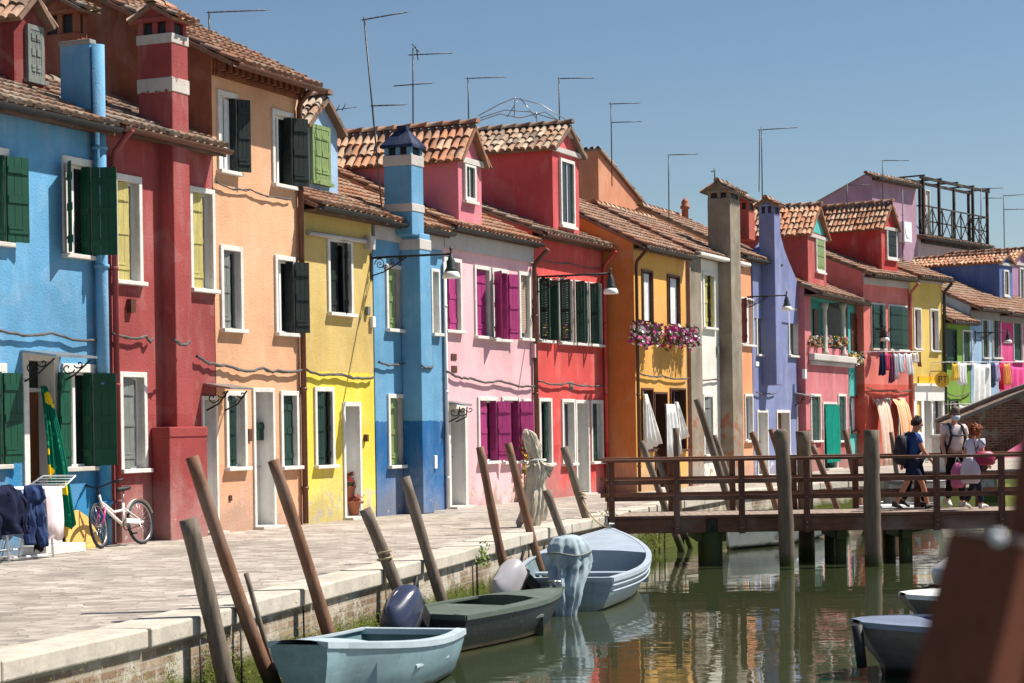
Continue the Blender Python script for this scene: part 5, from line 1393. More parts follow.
CW_ = cloth('white_laundry', (.78, .78, .78, 1)); CWs = cloth('striped_laundry', (.76, .76, .76, 1), .1, ((.25, .30, .42, 1), 9))
for i, (x0, x1, y0, y1, mt, nm, lb) in enumerate((
    (878.5, 884, 352, 376, cloth('navy_laundry', C(36, 40, 66)), 'shirt', 'navy shirt at the left end of the salmon house washing line'),
    (884.5, 888.5, 353, 371, cloth('rose_laundry', C(212, 70, 104)), 'shirt', 'rose pink top next to the navy shirt on the line'),
    (888.8, 893, 353, 384, cloth('plum_laundry', C(110, 60, 84)), 'trousers', 'long plum trousers on the salmon house line'),
    (893.3, 897.5, 353, 380, cloth('grey_laundry', C(186, 184, 188)), 'shirt', 'pale grey shirt right of the plum trousers'),
    (898, 904.5, 353, 374, CWs, 'shirt', 'white shirt with dark stripes in the middle of the line'),
    (905, 911, 353, 375, CW_, 'shirt', 'plain white shirt right of the striped one'),
    (911.5, 917, 352, 363, cloth('cream_laundry', C(226, 216, 200)), 'towel', 'short cream towel near the end of the salmon line'),
    (917.3, 920.5, 354, 367, cloth('brown_laundry', C(128, 92, 74)), 'cloth', 'small brown cloth at the right end of the salmon line'))):
    sheet(nm, lb, 'laundry', GL, FR2, .62, x0, x1, y0, y1, mt, i, 2)
for i, (x0, x1, y0, y1, mt, nm, lb) in enumerate((
    (951.5, 957, 363, 381, cloth('yellow_laundry', C(232, 196, 84)), 'towel', 'yellow towel hung before the green house'),
    (957.5, 966, 362, 386, CW_, 'shirt', 'white shirt hung before the green house'),
    (973, 989.5, 363, 412, cloth('sheet_laundry', (.74, .74, .70, 1)), 'bed_sheet', 'large white bed sheet hanging down to the brick bridge'),
    (990, 993.5, 362, 388, cloth('slate_laundry', C(70, 82, 108)), 'trousers', 'slate blue trousers beside the white bed sheet'),
    (994, 998, 362, 382, cloth('lilac_laundry', C(196, 176, 210)), 'shirt', 'lilac shirt right of the slate trousers'),
    (998.5, 1002.5, 364, 390, cloth('red_laundry', C(188, 40, 52)), 'towel', 'red towel before the magenta wall'),
    (1003, 1009, 363, 386, cloth('apricot_laundry', C(240, 162, 96)), 'towel', 'apricot towel before the magenta wall'),
    (1010, 1027, 366, 392, cloth('pink_laundry', C(228, 84, 142)), 'bed_sheet', 'hot pink sheet at the right edge'),
    (959, 967, 405, 421, cloth('vest_laundry', (.70, .72, .70, 1)), 'vest', 'white vest hung low under the green house windows'))):
    sheet(nm, lb, 'laundry', GR, FR2, .72, x0, x1, y0, y1, mt, i+20, 3, .06)
def rod(label, fr, off, p0, p1, r=.014, mat='plastic_white'):
    a, b = facpos(*p0, off, fr), facpos(*p1, off, fr); m = MB(); m.tube([V((0, 0, 0)), b-a], r, 6)
    for e in (V((0, 0, 0)), b-a): m.tube([e, e - fr.n*off], r, 6)
    return tag(m.build('washing_line', mat, None, a), label, 'washing line')
rod('washing line along the salmon house', FR2, .62, (877, 351.5), (921, 351.5)); rod('white washing line from the green to the magenta house', FR2, .72, (950, 362), (1034, 362))
rod('white rod carrying the low vest on the green house', FR2, .72, (957, 404), (985, 404))
# striped awning drapes over the salmon house's ground floor
AW = cloth('striped_awning_cloth', C(222, 196, 178), .12, (C(204, 160, 136), 4.2)); AW2 = cloth('orange_striped_cloth', C(222, 150, 104), .12, (C(226, 186, 150), 5.2))
for x0, x1, mt, lb in ((871, 889, AW, 'cream striped drape shading the left ground floor of the salmon house'), (891, 907.5, AW2, 'orange striped drape shading the right ground floor of the salmon house')):
    a = facpos(x0, 399, .05, FR2); b = facpos(x1-7, 399, .05, FR2); W = (b-a).length; W = max(W, 1.0); m = MB(); n = 16; rings = []
    for g, y, z in ((0, -.04, 0), (.2, -.22, -.25), (.4, -.34, -.8), (.6, -.40, -1.5), (.85, -.44, -2.1), (1, -.46, -2.45)):
        rings.append([(W*i/n, y + .05*math.sin(i*1.4)*g, z) for i in range(n+1)])
    m.loft(rings, 0, False, False); o = m.build('awning_drape', mt, None, a, (0, 0, FR2.ang)); tag(o, lb, 'awning', 'striped drapes of the salmon house'); o.modifiers.new('thickness', 'SOLIDIFY').thickness = .01

# ------------------------------------------------------------------ things in front of the blue and red houses
def torus(mb, c, Rr, r, n=36, k=8, m=0):
    c = V(c); rings = [[c + V((math.cos(a)*(Rr + r*math.cos(b)), r*math.sin(b), math.sin(a)*(Rr + r*math.cos(b)))) for b in [2*math.pi*q/k for q in range(k)]] for a in [2*math.pi*q/n for q in range(n+1)]]
    return mb.loft(rings, m, True, False)
p = ground(101, 551.5); q = ground(146, 546.5)
p = facpos(101, 530, .42); p.z = 0
bk = empty('bicycle', p, FR1.ang); bk.rotation_euler = (R(-7), 0, FR1.ang); tag(bk, 'cream and pink bicycle leaning on the wall of the dark red house', 'bicycle')
WBs, WR = 1.03, .325
TY = 'black'; RIM = metal('bicycle_rim', (.6, .6, .62, 1), .3, .9); CRM = paint('cream_frame', C(232, 224, 214), .35, .06); PNK = paint('pink_fork', C(206, 60, 150), .35, .06)
for x, nm in ((0, 'front'), (WBs, 'rear')):
    m = MB(); torus(m, (0, 0, 0), WR-.02, .022); wh = m.build('wheel', TY, bk, (x, 0, WR), (0, 0, R(14 if x == 0 else 0)))
    m = MB(); torus(m, (0, 0, 0), WR-.045, .011, 36, 6)
    for i in range(18):
        a = 2*math.pi*i/18; m.tube([(.02*math.cos(a+1), .02*(-1)**i, .02*math.sin(a+1)), ((WR-.05)*math.cos(a), 0, (WR-.05)*math.sin(a))], .0022, 4)
    m.tube([(0, -.05, 0), (0, .05, 0)], .022, 8); m.build('rim', RIM, wh)
bb_ = V((.60, 0, .30)); sc0 = V((.66, 0, .62)); hd0, hd1 = V((.14, 0, .60)), V((.10, 0, .76)); rx = V((WBs, 0, WR))
m = MB(); m.tube([hd0 + V((0, 0, -.03)), hd1],   .019, 8); m.tube([hd0, V((.38, 0, .44)), bb_], .024, 8); m.tube([hd0+V((.0, 0, .05)), V((.40, 0, .50)), V((.645, 0, .52))], .02, 8); m.tube([bb_, sc0], .02, 8)
for y in (-.055, .055): m.tube([bb_ + V((0, y*.5, 0)), rx + V((0, y, 0))], .013, 6); m.tube([V((.645, y*.3, .54)), rx + V((0, y, 0))], .012, 6)
m.build('frame', CRM, bk)
m = MB()
for y in (-.055, .055): m.tube([V((.135, y*.8, .58)), V((.09, y, .45)), V((0, y, WR))], .014, 6)
m.build('fork', PNK, bk)
m = MB(); m.tube([(.10, 0, .74), (.085, 0, .86)], .014, 6); m.tube([(.24, -.30, .93), (.14, -.20, .91), (.085, -.06, .87), (.085, .06, .87), (.14, .20, .91), (.24, .30, .93)], .012, 8)
for y in (-1, 1): m.tube([(.16, y*.22, .915), (.27, y*.32, .935)], .02, 8)
hb = m.build('handlebar', 'iron', bk)
m = MB(); m.tube([sc0-V((.01, 0, .08)), V((.70, 0, .80))], .012, 6); m.build('seat_post', 'steel', bk)
m = MB(); m.loft([[(x, w*math.cos(a), .815 + .035*math.sin(a) + dz) for a in [2*math.pi*i/10 for i in range(10)]] for x, w, dz in ((.54, .012, .0), (.58, .03, .0), (.68, .055, .005), (.78, .085, .015), (.82, .06, .02))]); m.build('saddle', 'black', bk)
m = MB(); torus(m, bb_ + V((0, -.05, 0)), .075, .008, 24, 5); m.tube([bb_ + V((0, -.06, 0)), bb_ + V((.10, -.07, -.13))], .01, 6); m.tube([bb_ + V((0, .06, 0)), bb_ + V((-.10, .07, .13))], .01, 6)
m.box(bb_.x+.06, bb_.x+.14, -.13, -.06, bb_.z-.145, bb_.z-.12); m.box(bb_.x-.14, bb_.x-.06, .06, .13, bb_.z+.12, bb_.z+.145); m.tube([bb_ + V((0, -.055, .075)), rx + V((0, -.055, .035))], .007, 5); m.tube([bb_ + V((0, -.055, -.075)), rx + V((0, -.055, -.035))], .007, 5); m.build('crank', 'iron', bk)
m = MB(); A_ = [R(20 + i*8) for i in range(18)]
m.loft([[rx + V((math.cos(a)*(WR+.02), y, math.sin(a)*(WR+.02))) for y in (-.03, 0, .03)] for a in A_], 0, False, False); m.build('mudguard', CRM, bk)
m = MB(); m.bar((.58, -.075, .36), (.92, -.075, .335), .012, .07); m.build('chain_guard', CRM, bk)

# yellow painted board leaning on the blue wall
a = facpos(68, 548, .22); b = facpos(103, 548, .22); W = (b-a).length; m = MB()
m.prism([(0, 0, 0), (W, 0, -.0), (W*.9, 0, .25), (W*.72, 0, .46), (W*.5, 0, .56), (W*.02, 0, .56)], (0, .018, 0)); o = m.build('painted_board', paint('ochre_board', C(222, 178, 96), .6, .2), None, V((a.x, a.y, .0)), (R(-12), 0, FR1.ang)); tag(o, 'cut ochre board leaning against the blue wall by the bicycle', 'board')

# patterned green door curtain, bulging out of the doorway
a = facpos(38, 386, .02); m = MB(); n = 90; rings = []
for g, w, x0, y in ((0, .10, .06, .0), (.12, .20, .04, -.04), (.35, .32, .02, -.08), (.6, .42, .0, -.11), (.85, .48, .0, -.13), (1, .52, .01, -.14)):
    rings.append([(x0 + w*i/n, y - (.028*math.sin(i/n*23+g) + .022*math.sin(i/n*41+2*g) + .018*math.sin(i/n*9+3*g))*(.5+g) - .10*g*i/n, -2.0*g*(1 - .03*math.sin(i/n*14) - .04*i/n)) for i in range(n+1)])
m.loft(rings, 0, False, False)
t = NT('green_patterned_cloth'); vo = t.n.new('ShaderNodeTexVoronoi'); vo.inputs['Scale'].default_value = 3.2; t.link(t.coord((1, .3, 1)), vo.inputs['Vector'])
vo2 = t.n.new('ShaderNodeTexVoronoi'); vo2.inputs['Scale'].default_value = 9; t.link(t.coord((1, .3, 1)), vo2.inputs['Vector'])
x = t.sep()[0]; band = t.math('LESS_THAN', t.math('ABSOLUTE', t.math('SUBTRACT', x, t.math('MULTIPLY', t.sep()[2], -.10))), .22)
c_ = t.mix(t.math('MULTIPLY', t.math('LESS_THAN', vo2.outputs['Distance'], .28), band), C(12, 98, 76), C(40, 150, 104))
c_ = t.mix(t.math('MULTIPLY', t.math('LESS_THAN', vo.outputs['Distance'], .30), band), c_, C(238, 200, 40))
o = m.build('door_curtain', t.done(c_, .9, .1), None, a, (0, 0, FR1.ang)); tag(o, 'green door curtain with yellow and green pattern billowing from the blue house doorway', 'curtain'); o.modifiers.new('thickness', 'SOLIDIFY').thickness = .008

# clothes airer with washing
a = facpos(2, 520, .85); a.z = 0; b = facpos(57, 520, .85); W = 1.25
ai = empty('clothes_airer', a, FR1.ang); tag(ai, 'white folding clothes airer in front of the bright blue house', 'clothes airer')
PW = 'plastic_white'; m = MB()
for x in (.12, 1.05):
    m.tube([(x-.02, -.02, .0), (x, .02, .45), (x+.02, .50, .92)], .016, 8); m.tube([(x, .55, .0), (x, .42, .45), (x, -.02, .90)], .016, 8)
m.tube([(.10, .0, .04), (1.05, .0, .04)], .018, 8); m.tube([(.12, .54, .10), (1.05, .54, .10)], .014, 8); m.tube([(.12, .3, .5), (1.05, .3, .5)], .014, 8)
m.build('leg_frame', PW, ai)
m = MB()
for y in (-.05, .55): m.tube([(.0, y, .92), (W, y, .92)], .014, 8)
for x in (0, W): m.tube([(x, -.05, .92), (x, .55, .92)], .014, 8)
for i in range(1, 10): m.tube([(0.0, -.05+.06*i, .925), (W, -.05+.06*i, .925)], .006, 5)
for x0, x1 in ((0, -.28), (W, W+.30)):
    m.tube([(x0, -.05, .92), (x1, -.02, 1.06), (x1, .5, 1.06), (x0, .55, .92)], .012, 8)
    for i in range(1, 4): f = i/4; m.tube([(x0+(x1-x0)*f, -.04, .92+.14*f), (x0+(x1-x0)*f, .53, .92+.14*f)], .006, 5)
m.build('rack', PW, ai)
def garment(name, label, x0, x1, y, z0, z1, mat, seed, folds=3, dep=.10, sh=None):
    m = MB(); n = 20; rings = []; ph = seed*1.7
    for g in (0, .15, .4, .7, 1):
        rings.append([((x0+x1)/2 + (x1-x0)/2*(1-.18*g*(sh or 0))*math.cos(a_)*(1+.06*math.sin(a_*5+ph)) + .02*math.sin(g*4+ph), y + dep*(.35+.5*g)*math.sin(a_)*(1+.35*math.sin(a_*folds+ph+g)), z1 + (z0-z1)*g*(1+.08*math.sin(a_*3+ph))) for a_ in [2*math.pi*q/n for q in range(n)]])
    m.loft(rings)
    w = ai.matrix_basis @ V((0, 0, 0)); o = m.build(name, mat, None, w, (0, 0, FR1.ang)); return tag(o, label, 'laundry', 'washing on the clothes airer')
def limbs(name, label, body, tubes_, mat, seed):
    m = MB(); rs = random.Random(seed); n = 36
    def sleeve(pts, ws):
        rr = []
        for p, w in zip(pts, ws): rr.append([(p[0] + w*math.cos(a)*(1+.16*math.sin(a*4+p[2]*9)), p[1] + w*.5*math.sin(a)*(1+.3*math.sin(a*5+p[2]*7)), p[2]) for a in [2*math.pi*q/n for q in range(n)]])
        R2 = []
        for A_, B_ in zip(rr, rr[1:]):
            for k in range(5): R2.append([crumple(crumple(V(a).lerp(V(b), k/5), 5, .05, seed), 16, .022, seed+2) for a, b in zip(A_, B_)])
        m.loft(R2 + [[crumple(p, 5, .05, seed) for p in rr[-1]]])
    sleeve(*body)
    for t_ in tubes_: sleeve(*t_)
    o = m.build(name, mat, None, ai.matrix_basis @ V((0, 0, 0)), (0, 0, FR1.ang)); return tag(o, label, 'laundry', 'washing on the clothes airer')
limbs('jacket', 'dark navy jacket hanging over the left of the clothes airer', ([(.0, -.06, .99), (.02, -.08, .9), (.03, -.10, .7), (.02, -.09, .5), (.04, -.10, .36)], [.10, .23, .22, .20, .21]),
      [([(-.20, -.07, .93), (-.26, -.10, .75), (-.24, -.12, .5), (-.27, -.12, .3)], [.06, .07, .06, .05]), ([(.22, -.09, .93), (.27, -.15, .75), (.24, -.16, .52), (.29, -.16, .34)], [.06, .07, .06, .05])], cloth('navy_jacket', C(32, 36, 58), .35), 1)
limbs('jeans', 'blue jeans hanging in the middle of the clothes airer', ([(.56, -.07, .97), (.56, -.08, .9), (.56, -.09, .76)], [.15, .17, .17]),
      [([(.48, -.08, .80), (.46, -.10, .6), (.49, -.10, .4), (.45, -.09, .2)], [.09, .085, .08, .085]), ([(.64, -.08, .80), (.65, -.11, .6), (.68, -.10, .42), (.71, -.10, .16)], [.09, .085, .08, .085])], cloth('denim', C(50, 66, 104), .4), 2)
garment('towel', 'pale pink towel hanging at the right of the clothes airer', .82, 1.20, -.07, .26, .92, cloth('pale_towel', C(232, 214, 214), .08), 3, 2, .05, .1)
garment('sock', 'small black garment low on the right of the clothes airer', .98, 1.16, .22, .10, .62, cloth('black_laundry', C(28, 28, 32), .3), 4, 2, .06)
garment('shirt', 'pale blue shirt behind the jeans on the clothes airer', .30, .75, .25, .3, .93, cloth('pale_blue_laundry', C(150, 176, 206), .2), 5, 3, .08)

# potted plants in the yellow house's doorway
def pot(label, x, y, off, h_, r, leafy, seed):
    p = facpos(x, y, off); r_ = empty('potted_plant', p, FR1.ang); tag(r_, label, 'potted plant', 'pots in the yellow doorway'); m = MB()
    m.lathe([(r*.7, 0), (r*.95, h_*.85), (r*1.1, h_*.86), (r*1.1, h_), (r*.9, h_), (r*.85, h_*.85)], (0, 0, 0), 16); m.build('pot', 'pot', r_)
    lf = MB(); fl = MB(); flowerbox(lf, fl, (0, 0, h_+leafy*.5), (r*.9, r*.9, leafy*.6), 70, [0], random.Random(seed), 0, .035); lf.build('leaves', 'leaf', r_); fl.build('flowers', 'flower_red', r_)
pot('terracotta pot on the sill of the yellow doorway', 355, 515, -.12, .26, .15, .10, 1); pot('raised pot with red flowers in the yellow doorway', 349.5, 498, -.2, .22, .12, .22, 2)
# trailing dry plant beside the pink house's last window
lf = MB(); fl = MB(); p = facpos(524.5, 470, .12); rl = random.Random(9)
for i in range(7): flowerbox(lf, fl, (rl.gauss(0, .08), rl.gauss(0, .06), -.75+i*.22), (.14, .10, .14), 34, [0], rl, 0, .04)
tp = empty('climbing_plant', p, FR1.ang); tag(tp, 'straggly climbing plant by the last window of the pale pink house', 'plant'); lf.build('leaves', 'leaf_dry', tp); fl.build('flowers', 'flower_yellow', tp)
m = MB(); m.tube([(0, 0, -1.6), (.03, .02, -.8), (-.02, 0, .6)], .012, 5); m.build('stem', 'sh_brown', tp)

# white cloth bundle on the quay
p = ground(535, 527); pb = empty('wrapped_parasol', p); tag(pb, 'furled parasol wrapped and tied in a white cloth at the canal edge', 'parasol')
m = MB(); n = 140; rings = []; rb = random.Random(2)
for z, w, d, ox, fo in ((.04, .25, .17, -.10, .16), (.15, .26, .19, -.07, .15), (.4, .225, .175, -.02, .14), (.65, .19, .155, .03, .13), (.85, .185, .155, .06, .12), (1.0, .185, .155, .07, .10), (1.06, .115, .11, .04, .10), (1.11, .11, .105, .02, .10), (1.25, .14, .13, .0, .12), (1.4, .135, .125, -.05, .12), (1.51, .10, .095, -.09, .09), (1.57, .05, .05, -.12, .06), (1.585, .01, .01, -.13, .02)):
    jt = [.055*math.sin(i/n*6.2832*13 + z*3.1 + 1.5*math.sin(z*4)) + .05*math.sin(i/n*6.2832*19 + z*2.2 + .8*math.sin(z*9)) + .05*math.sin(i/n*6.2832*5 + z*7) for i in range(n)]
    rings.append([(ox*.85 + .84*w*math.cos(a)*(1+.55*fo*math.sin(a*8+z*2.5)+jt[int(a*n/6.2832+.5) % n]), .9*d*math.sin(a)*(1+.55*fo*math.sin(a*8+z*2.5)+jt[int(a*n/6.2832+.5) % n]), z + (.06*math.sin(a*3+1) if z < .2 else 0)) for a in [2*math.pi*i/n for i in range(n)]])
RF = []
for A_, B_ in zip(rings, rings[1:]):
    for k in range(4): RF.append([crumple(crumple(V(a).lerp(V(b), k/4), 4.0, .05, 3), 15, .022, 4) for a, b in zip(A_, B_)])
m.loft(RF + [rings[-1]])
for (x0, z0), (x1, z1), (x2, z2) in (((.10, 1.04), (.33, .98), (.24, .78)), ((.02, 1.06), (-.14, .98), (-.10, .80))):
    q = [[V((x0, -.10, z0)).lerp(V((x1, -.16, z1)).lerp(V((x2, -.14, z2)), k/8), g) + V((0, .03*math.sin(k*1.6+g*3), 0)) for k in range(9)] for g in (.05, .4, .7, 1)]
    m.loft(q, 0, False, False)
cvr = m.build('cloth', cloth('off_white_canvas', C(196, 184, 164), .3), pb)
m = MB(); m.tube([(.05+.14*math.cos(a), .125*math.sin(a), 1.08+.01*math.sin(a*3)) for a in [2*math.pi*i/20 for i in range(21)]], .012, 6); m.tube([(.06, -.13, 1.08), (.10, -.16, .9), (.08, -.15, .78)], .009, 5); m.build('tie', 'curtain', pb)
m = MB(); m.tube([(0, 0, 0), (0, 0, .3)], .025, 8); m.build('pole', 'steel', pb)

# ------------------------------------------------------------------ old brick bridge
b0 = atY(964, 470, 60); ob = empty('brick_bridge', (b0.x, 60, 0)); tag(ob, 'old arched brick bridge rising at the right edge', 'bridge')
BB = brickmat('old_bridge_brick', C(146, 92, 72), C(104, 64, 52), C(140, 124, 106), 1, .25, .075, (.24, .19, .15, 1), .012, xz)
top = [(-.25, 1.5), (1.9, 2.35), (4.5, 3.2), (7.2, 3.4), (10, 3.2), (12.6, 2.35), (14.8, 1.5)]
arch = [(7.25 + 7.0*math.cos(a), -.9 + 2.9*math.sin(a)) for a in [math.pi*i/22 for i in range(23)]]
m = MB()
def topz(x):
    for (xa, za), (xb, zb) in zip(top, top[1:]):
        if xa <= x <= xb: return za + (zb-za)*(x-xa)/(xb-xa)
    return 1.5
xs = sorted(arch)
for y in (0, 2.8):
    for (xa, za), (xb, zb) in zip(xs, xs[1:]): m.face([(xa, y, za), (xb, y, zb), (xb, y, topz(xb)), (xa, y, topz(xa))])
    m.face([(-.25, y, -1.2), (xs[0][0], y, -1.2), (xs[0][0], y, topz(xs[0][0])), (-.25, y, 1.5)]); m.face([(14.8, y, -1.2), (xs[-1][0], y, -1.2), (xs[-1][0], y, topz(xs[-1][0])), (14.8, y, 1.5)])
for (xa, za), (xb, zb) in zip(xs, xs[1:]): m.face([(xa, 0, za), (xa, 2.8, za), (xb, 2.8, zb), (xb, 0, zb)])
m.face([(-.25, 0, -1.2), (-.25, 2.8, -1.2), (-.25, 2.8, 1.5), (-.25, 0, 1.5)])
for (xa, za), (xb, zb) in zip(top, top[1:]): m.face([(xa, 0, za-.02), (xb, 0, zb-.02), (xb, 2.8, zb-.02), (xa, 2.8, za-.02)])
m.build('brick_wall', BB, ob)
for y in (-.06, 2.55):
    m = MB()
    for (xa, za), (xb, zb) in zip(top, top[1:]): m.prism([(xa, y, za), (xb, y, zb), (xb, y, zb+.13), (xa, y, za+.13)], (0, .31, 0))
    m.build('coping', stone('dark_coping', (.22, .18, .15, 1)), ob, bevel=.01)
m = MB(); k = 44
for i in range(k):
    a0, a1 = math.pi*(i+.06)/k, math.pi*(i+.94)/k
    m.prism([(7.25+7.0*math.cos(a0), -.035, -.9+2.9*math.sin(a0)), (7.25+7.0*math.cos(a1), -.035, -.9+2.9*math.sin(a1)), (7.25+7.34*math.cos(a1), -.035, -.9+3.22*math.sin(a1)), (7.25+7.34*math.cos(a0), -.035, -.9+3.22*math.sin(a0))], (0, .034, 0))
m.build('arch_ring', brickmat('arch_brick', C(126, 80, 64), C(92, 58, 48), C(120, 104, 90), 1, .1, .3), ob)
m = MB(); m.box(-.85, -.26, -.05, .5, -.3, 1.05); m.box(-.9, -.25, -.1, .55, 1.051, 1.16); m.build('end_pillar', 'sill_stone', ob, bevel=.02)

# ------------------------------------------------------------------ people
def skin(name, P, E, mat, parent, root=0, sub=1):
    me = bpy.data.meshes.new(name); me.from_pydata([tuple(p[0]) for p in P], E, [])
    o = bpy.data.objects.new(name, me); COL.objects.link(o); o.parent = parent
    sk = o.modifiers.new('skin', 'SKIN'); d = me.skin_vertices[0].data
    for i, p in enumerate(P):
        r = p[1]; d[i].radius = r if isinstance(r, tuple) else (r, r); d[i].use_root = (i == root)
    sk.use_smooth_shade = True
    s_ = o.modifiers.new('subdivision', 'SUBSURF'); s_.levels = sub; s_.render_levels = sub
    me.materials.append(M[mat] if isinstance(mat, str) else mat); return o
def person(label, loc, rz, H, J, skinm, hair, shirt, legs, shoes, long_legs, hairfn=None, mask=None, glasses=False, sleeve=.55):
    k = H/1.75; r = empty('person', loc, rz); r.scale = (k, k, k); tag(r, label, 'person', 'people walking over the timber bridge')
    g = lambda n: V(J[n]); L = lambda a, b, t: g(a).lerp(g(b), t)
    P = []; E = []
    def ch(pts, start=None):
        last = start
        for p, rr in pts:
            P.append((V(p), rr)); i = len(P)-1
            if last is not None: E.append((last, i))
            last = i
        return last
    ch([(g('pel'), (.135, .10))]); ch([(L('pel', 'chest', .5), (.112, .085))], 0); c = ch([(g('chest'), (.128, .09))], 1)
    nk = ch([(g('neck'), .058), (g('neck') + V((.008, 0, .05)), .052)], c)
    hd = g('head'); hv = hd - g('neck'); hv.normalize()
    ch([(hd - hv*.05 + V((.012, 0, 0)), (.066, .070)), (hd + hv*.02, (.077, .088)), (hd + hv*.085, (.070, .080)), (hd + hv*.118, (.035, .04))], nk)
    for s in ('l', 'r'):
        a = ch([(g('sh_'+s), .050), (L('sh_'+s, 'el_'+s, .5), .050), (g('el_'+s), .041), (L('el_'+s, 'wr_'+s, .4), .040), (g('wr_'+s), .027)], c)
        w = g('wr_'+s); d = (w - g('el_'+s)).normalized(); sd = d.cross(V((1, 0, 0))).normalized() if abs(d.x) < .9 else V((0, 1, 0))
        fw = sd.cross(d); pl = ch([(w + d*.05, (.030, .022))], a)
        for q, ln in ((-.024, .070), (-.008, .082), (.008, .078), (.024, .062)):
            ch([(w + d*.09 + fw*q, .0095), (w + d*(.09+ln*.5) + fw*q + sd*.008, .0085), (w + d*(.09+ln*.85) + fw*q*1.1 + sd*.022, .007)], pl)
        ch([(w + d*.05 + fw*-.035, .010), (w + d*.085 + fw*-.052, .008)], pl)
        ch([(g('hip_'+s), (.088, .092)), (L('hip_'+s, 'kn_'+s, .5), .076), (g('kn_'+s), .054), (L('kn_'+s, 'an_'+s, .35), .056), (g('an_'+s), .036), (g('to_'+s), (.036, .028))], 0)
    body = skin('body', P, E, skinm, r)
    # shirt
    Q = [(g('pel') + V((0, 0, .02)), (.158, .122)), (L('pel', 'chest', .5), (.160, .150)), (g('chest'), (.190, .175)), (g('neck') - V((0, 0, .04)), (.092, .085))]; EE = [(0, 1), (1, 2), (2, 3)]
    for s in ('l', 'r'):
        i = len(Q); Q += [(g('sh_'+s), .078), (L('sh_'+s, 'el_'+s, sleeve*.6), .070), (L('sh_'+s, 'el_'+s, sleeve), .068)]; EE += [(2, i), (i, i+1), (i+1, i+2)]
    skin('shirt', Q, EE, shirt, r)
    Q = [(g('pel') + V((0, 0, .03)), (.150, .118))]; EE = []
    for s in ('l', 'r'):
        i = len(Q); Q += [(g('hip_'+s), (.102, .106)), (L('hip_'+s, 'kn_'+s, .5), .092)]; EE += [(0, i), (i, i+1)]
        if long_legs: Q += [(g('kn_'+s), .072), (L('kn_'+s, 'an_'+s, .4), .070), (L('kn_'+s, 'an_'+s, .93), .056)]; EE += [(i+1, i+2), (i+2, i+3), (i+3, i+4)]
        else: Q += [(L('hip_'+s, 'kn_'+s, .88), .084)]; EE += [(i+1, i+2)]
    skin('trousers', Q, EE, legs, r)
    for s in ('l', 'r'):
        a, t = g('an_'+s), g('to_'+s); d = (t-a); h_ = a + d*-.28
        skin('shoe', [(a + V((0, 0, -.02)), .050), (a.lerp(t, .55) + V((0, 0, .004)), (.048, .036)), (t + d*.12, (.044, .030)), (h_ + V((0, 0, -.035)), .042)], [(0, 1), (1, 2), (0, 3)], shoes, r)
    # face: nose, eyes, ears
    m = MB(); f = V((1, 0, 0))
    m.ball(hd + V((.086, 0, -.004)), .018, .013, .022, 8, 6, 0); 
    for y in (-.075, .075): m.ball(hd + V((-.005, y, .0)), .018, .008, .030, 8, 6, 0)
    m.ball(hd + V((.074, 0, -.048)), .012, .022, .006, 8, 5, 2)
    for y in (-.030, .030): m.ball(hd + V((.074, y, .020)), .010, .013, .008, 8, 6, 1)
    fc = m.build('face', [skinm, 'black', 'sh_red'], body)
    m = MB()
    if hairfn: hairfn(m, hd)
    else:
        m.loft([[hd + V((-.018 + .098*rr*math.cos(a), .088*rr*math.sin(a), z + (.045 if math.cos(a) > .3 else -.02*max(0, -math.cos(a))))) for a in [2*math.pi*i/18 for i in range(18)]] for z, rr in ((.0, .98), (.04, 1.03), (.08, .98), (.115, .72), (.135, .25))])
    m.build('hair', hair, body)
    if mask:
        m = MB(); m.loft([[hd + V((.062 + .040*math.cos(a)*w, .066*math.sin(a)*w, z)) for a in [2*math.pi*i/14 for i in range(14)]] for z, w in ((-.085, .5), (-.07, .85), (-.035, 1.08), (.0, .95), (.006, .6))]); m.build('face_mask', mask, body)
    if glasses:
        m = MB()
        for y in (-.032, .032): m.ball(hd + V((.082, y, .025)), .010, .026, .019, 10, 6)
        m.tube([(hd.x+.088, -.01, hd.z+.03), (hd.x+.088, .01, hd.z+.03)], .005, 5)
        for y in (-.06, .06): m.tube([(hd.x+.078, hd.y+y*.95, hd.z+.028), (hd.x-.01, hd.y+y*1.32, hd.z+.022)], .004, 5)
        m.build('sunglasses', 'black', body)
    return r
SK = paint('skin', C(206, 150, 122), .5, .1); SK2 = paint('sunburnt_skin', C(196, 132, 104), .5, .1)
def walkpose(st, lean=.03, arm=.22):
    d = dict(pel=(0, 0, .93), chest=(lean, 0, 1.29), neck=(lean*1.5, 0, 1.46), head=(lean*2+.03, 0, 1.61))
    for s, y, q in (('l', 1, 1), ('r', -1, -1)):
        d['sh_'+s] = (lean, y*.185, 1.40); d['el_'+s] = (lean - q*arm*.5 - .02, y*.235, 1.13); d['wr_'+s] = (lean - q*arm + .06, y*.23, .90)
        d['hip_'+s] = (0, y*.085, .89); kx = q*st*.55 + .05
        if q > 0: d['kn_'+s] = (kx, y*.085, .50); d['an_'+s] = (q*st, y*.085, .085); d['to_'+s] = (q*st+.16, y*.095, .045)
        else: d['kn_'+s] = (kx-.02, y*.085, .49); d['an_'+s] = (q*st-.04, y*.085, .13); d['to_'+s] = (q*st+.09, y*.09, .04)
    return d
def W_(x, Y): a, b = lev(x, 470); return V((a/F*Y, Y, 0))
CB = cloth('blue_polo', C(58, 86, 142), .2); CN = cloth('navy_shorts', C(40, 46, 72), .2); CT = cloth('pale_pink_tee', C(222, 200, 196), .12); CK = cloth('black_trousers', C(30, 30, 34), .2); CWt = cloth('white_tee', C(214, 216, 226), .1); CJ = cloth('dark_jeans', C(44, 48, 64), .25)
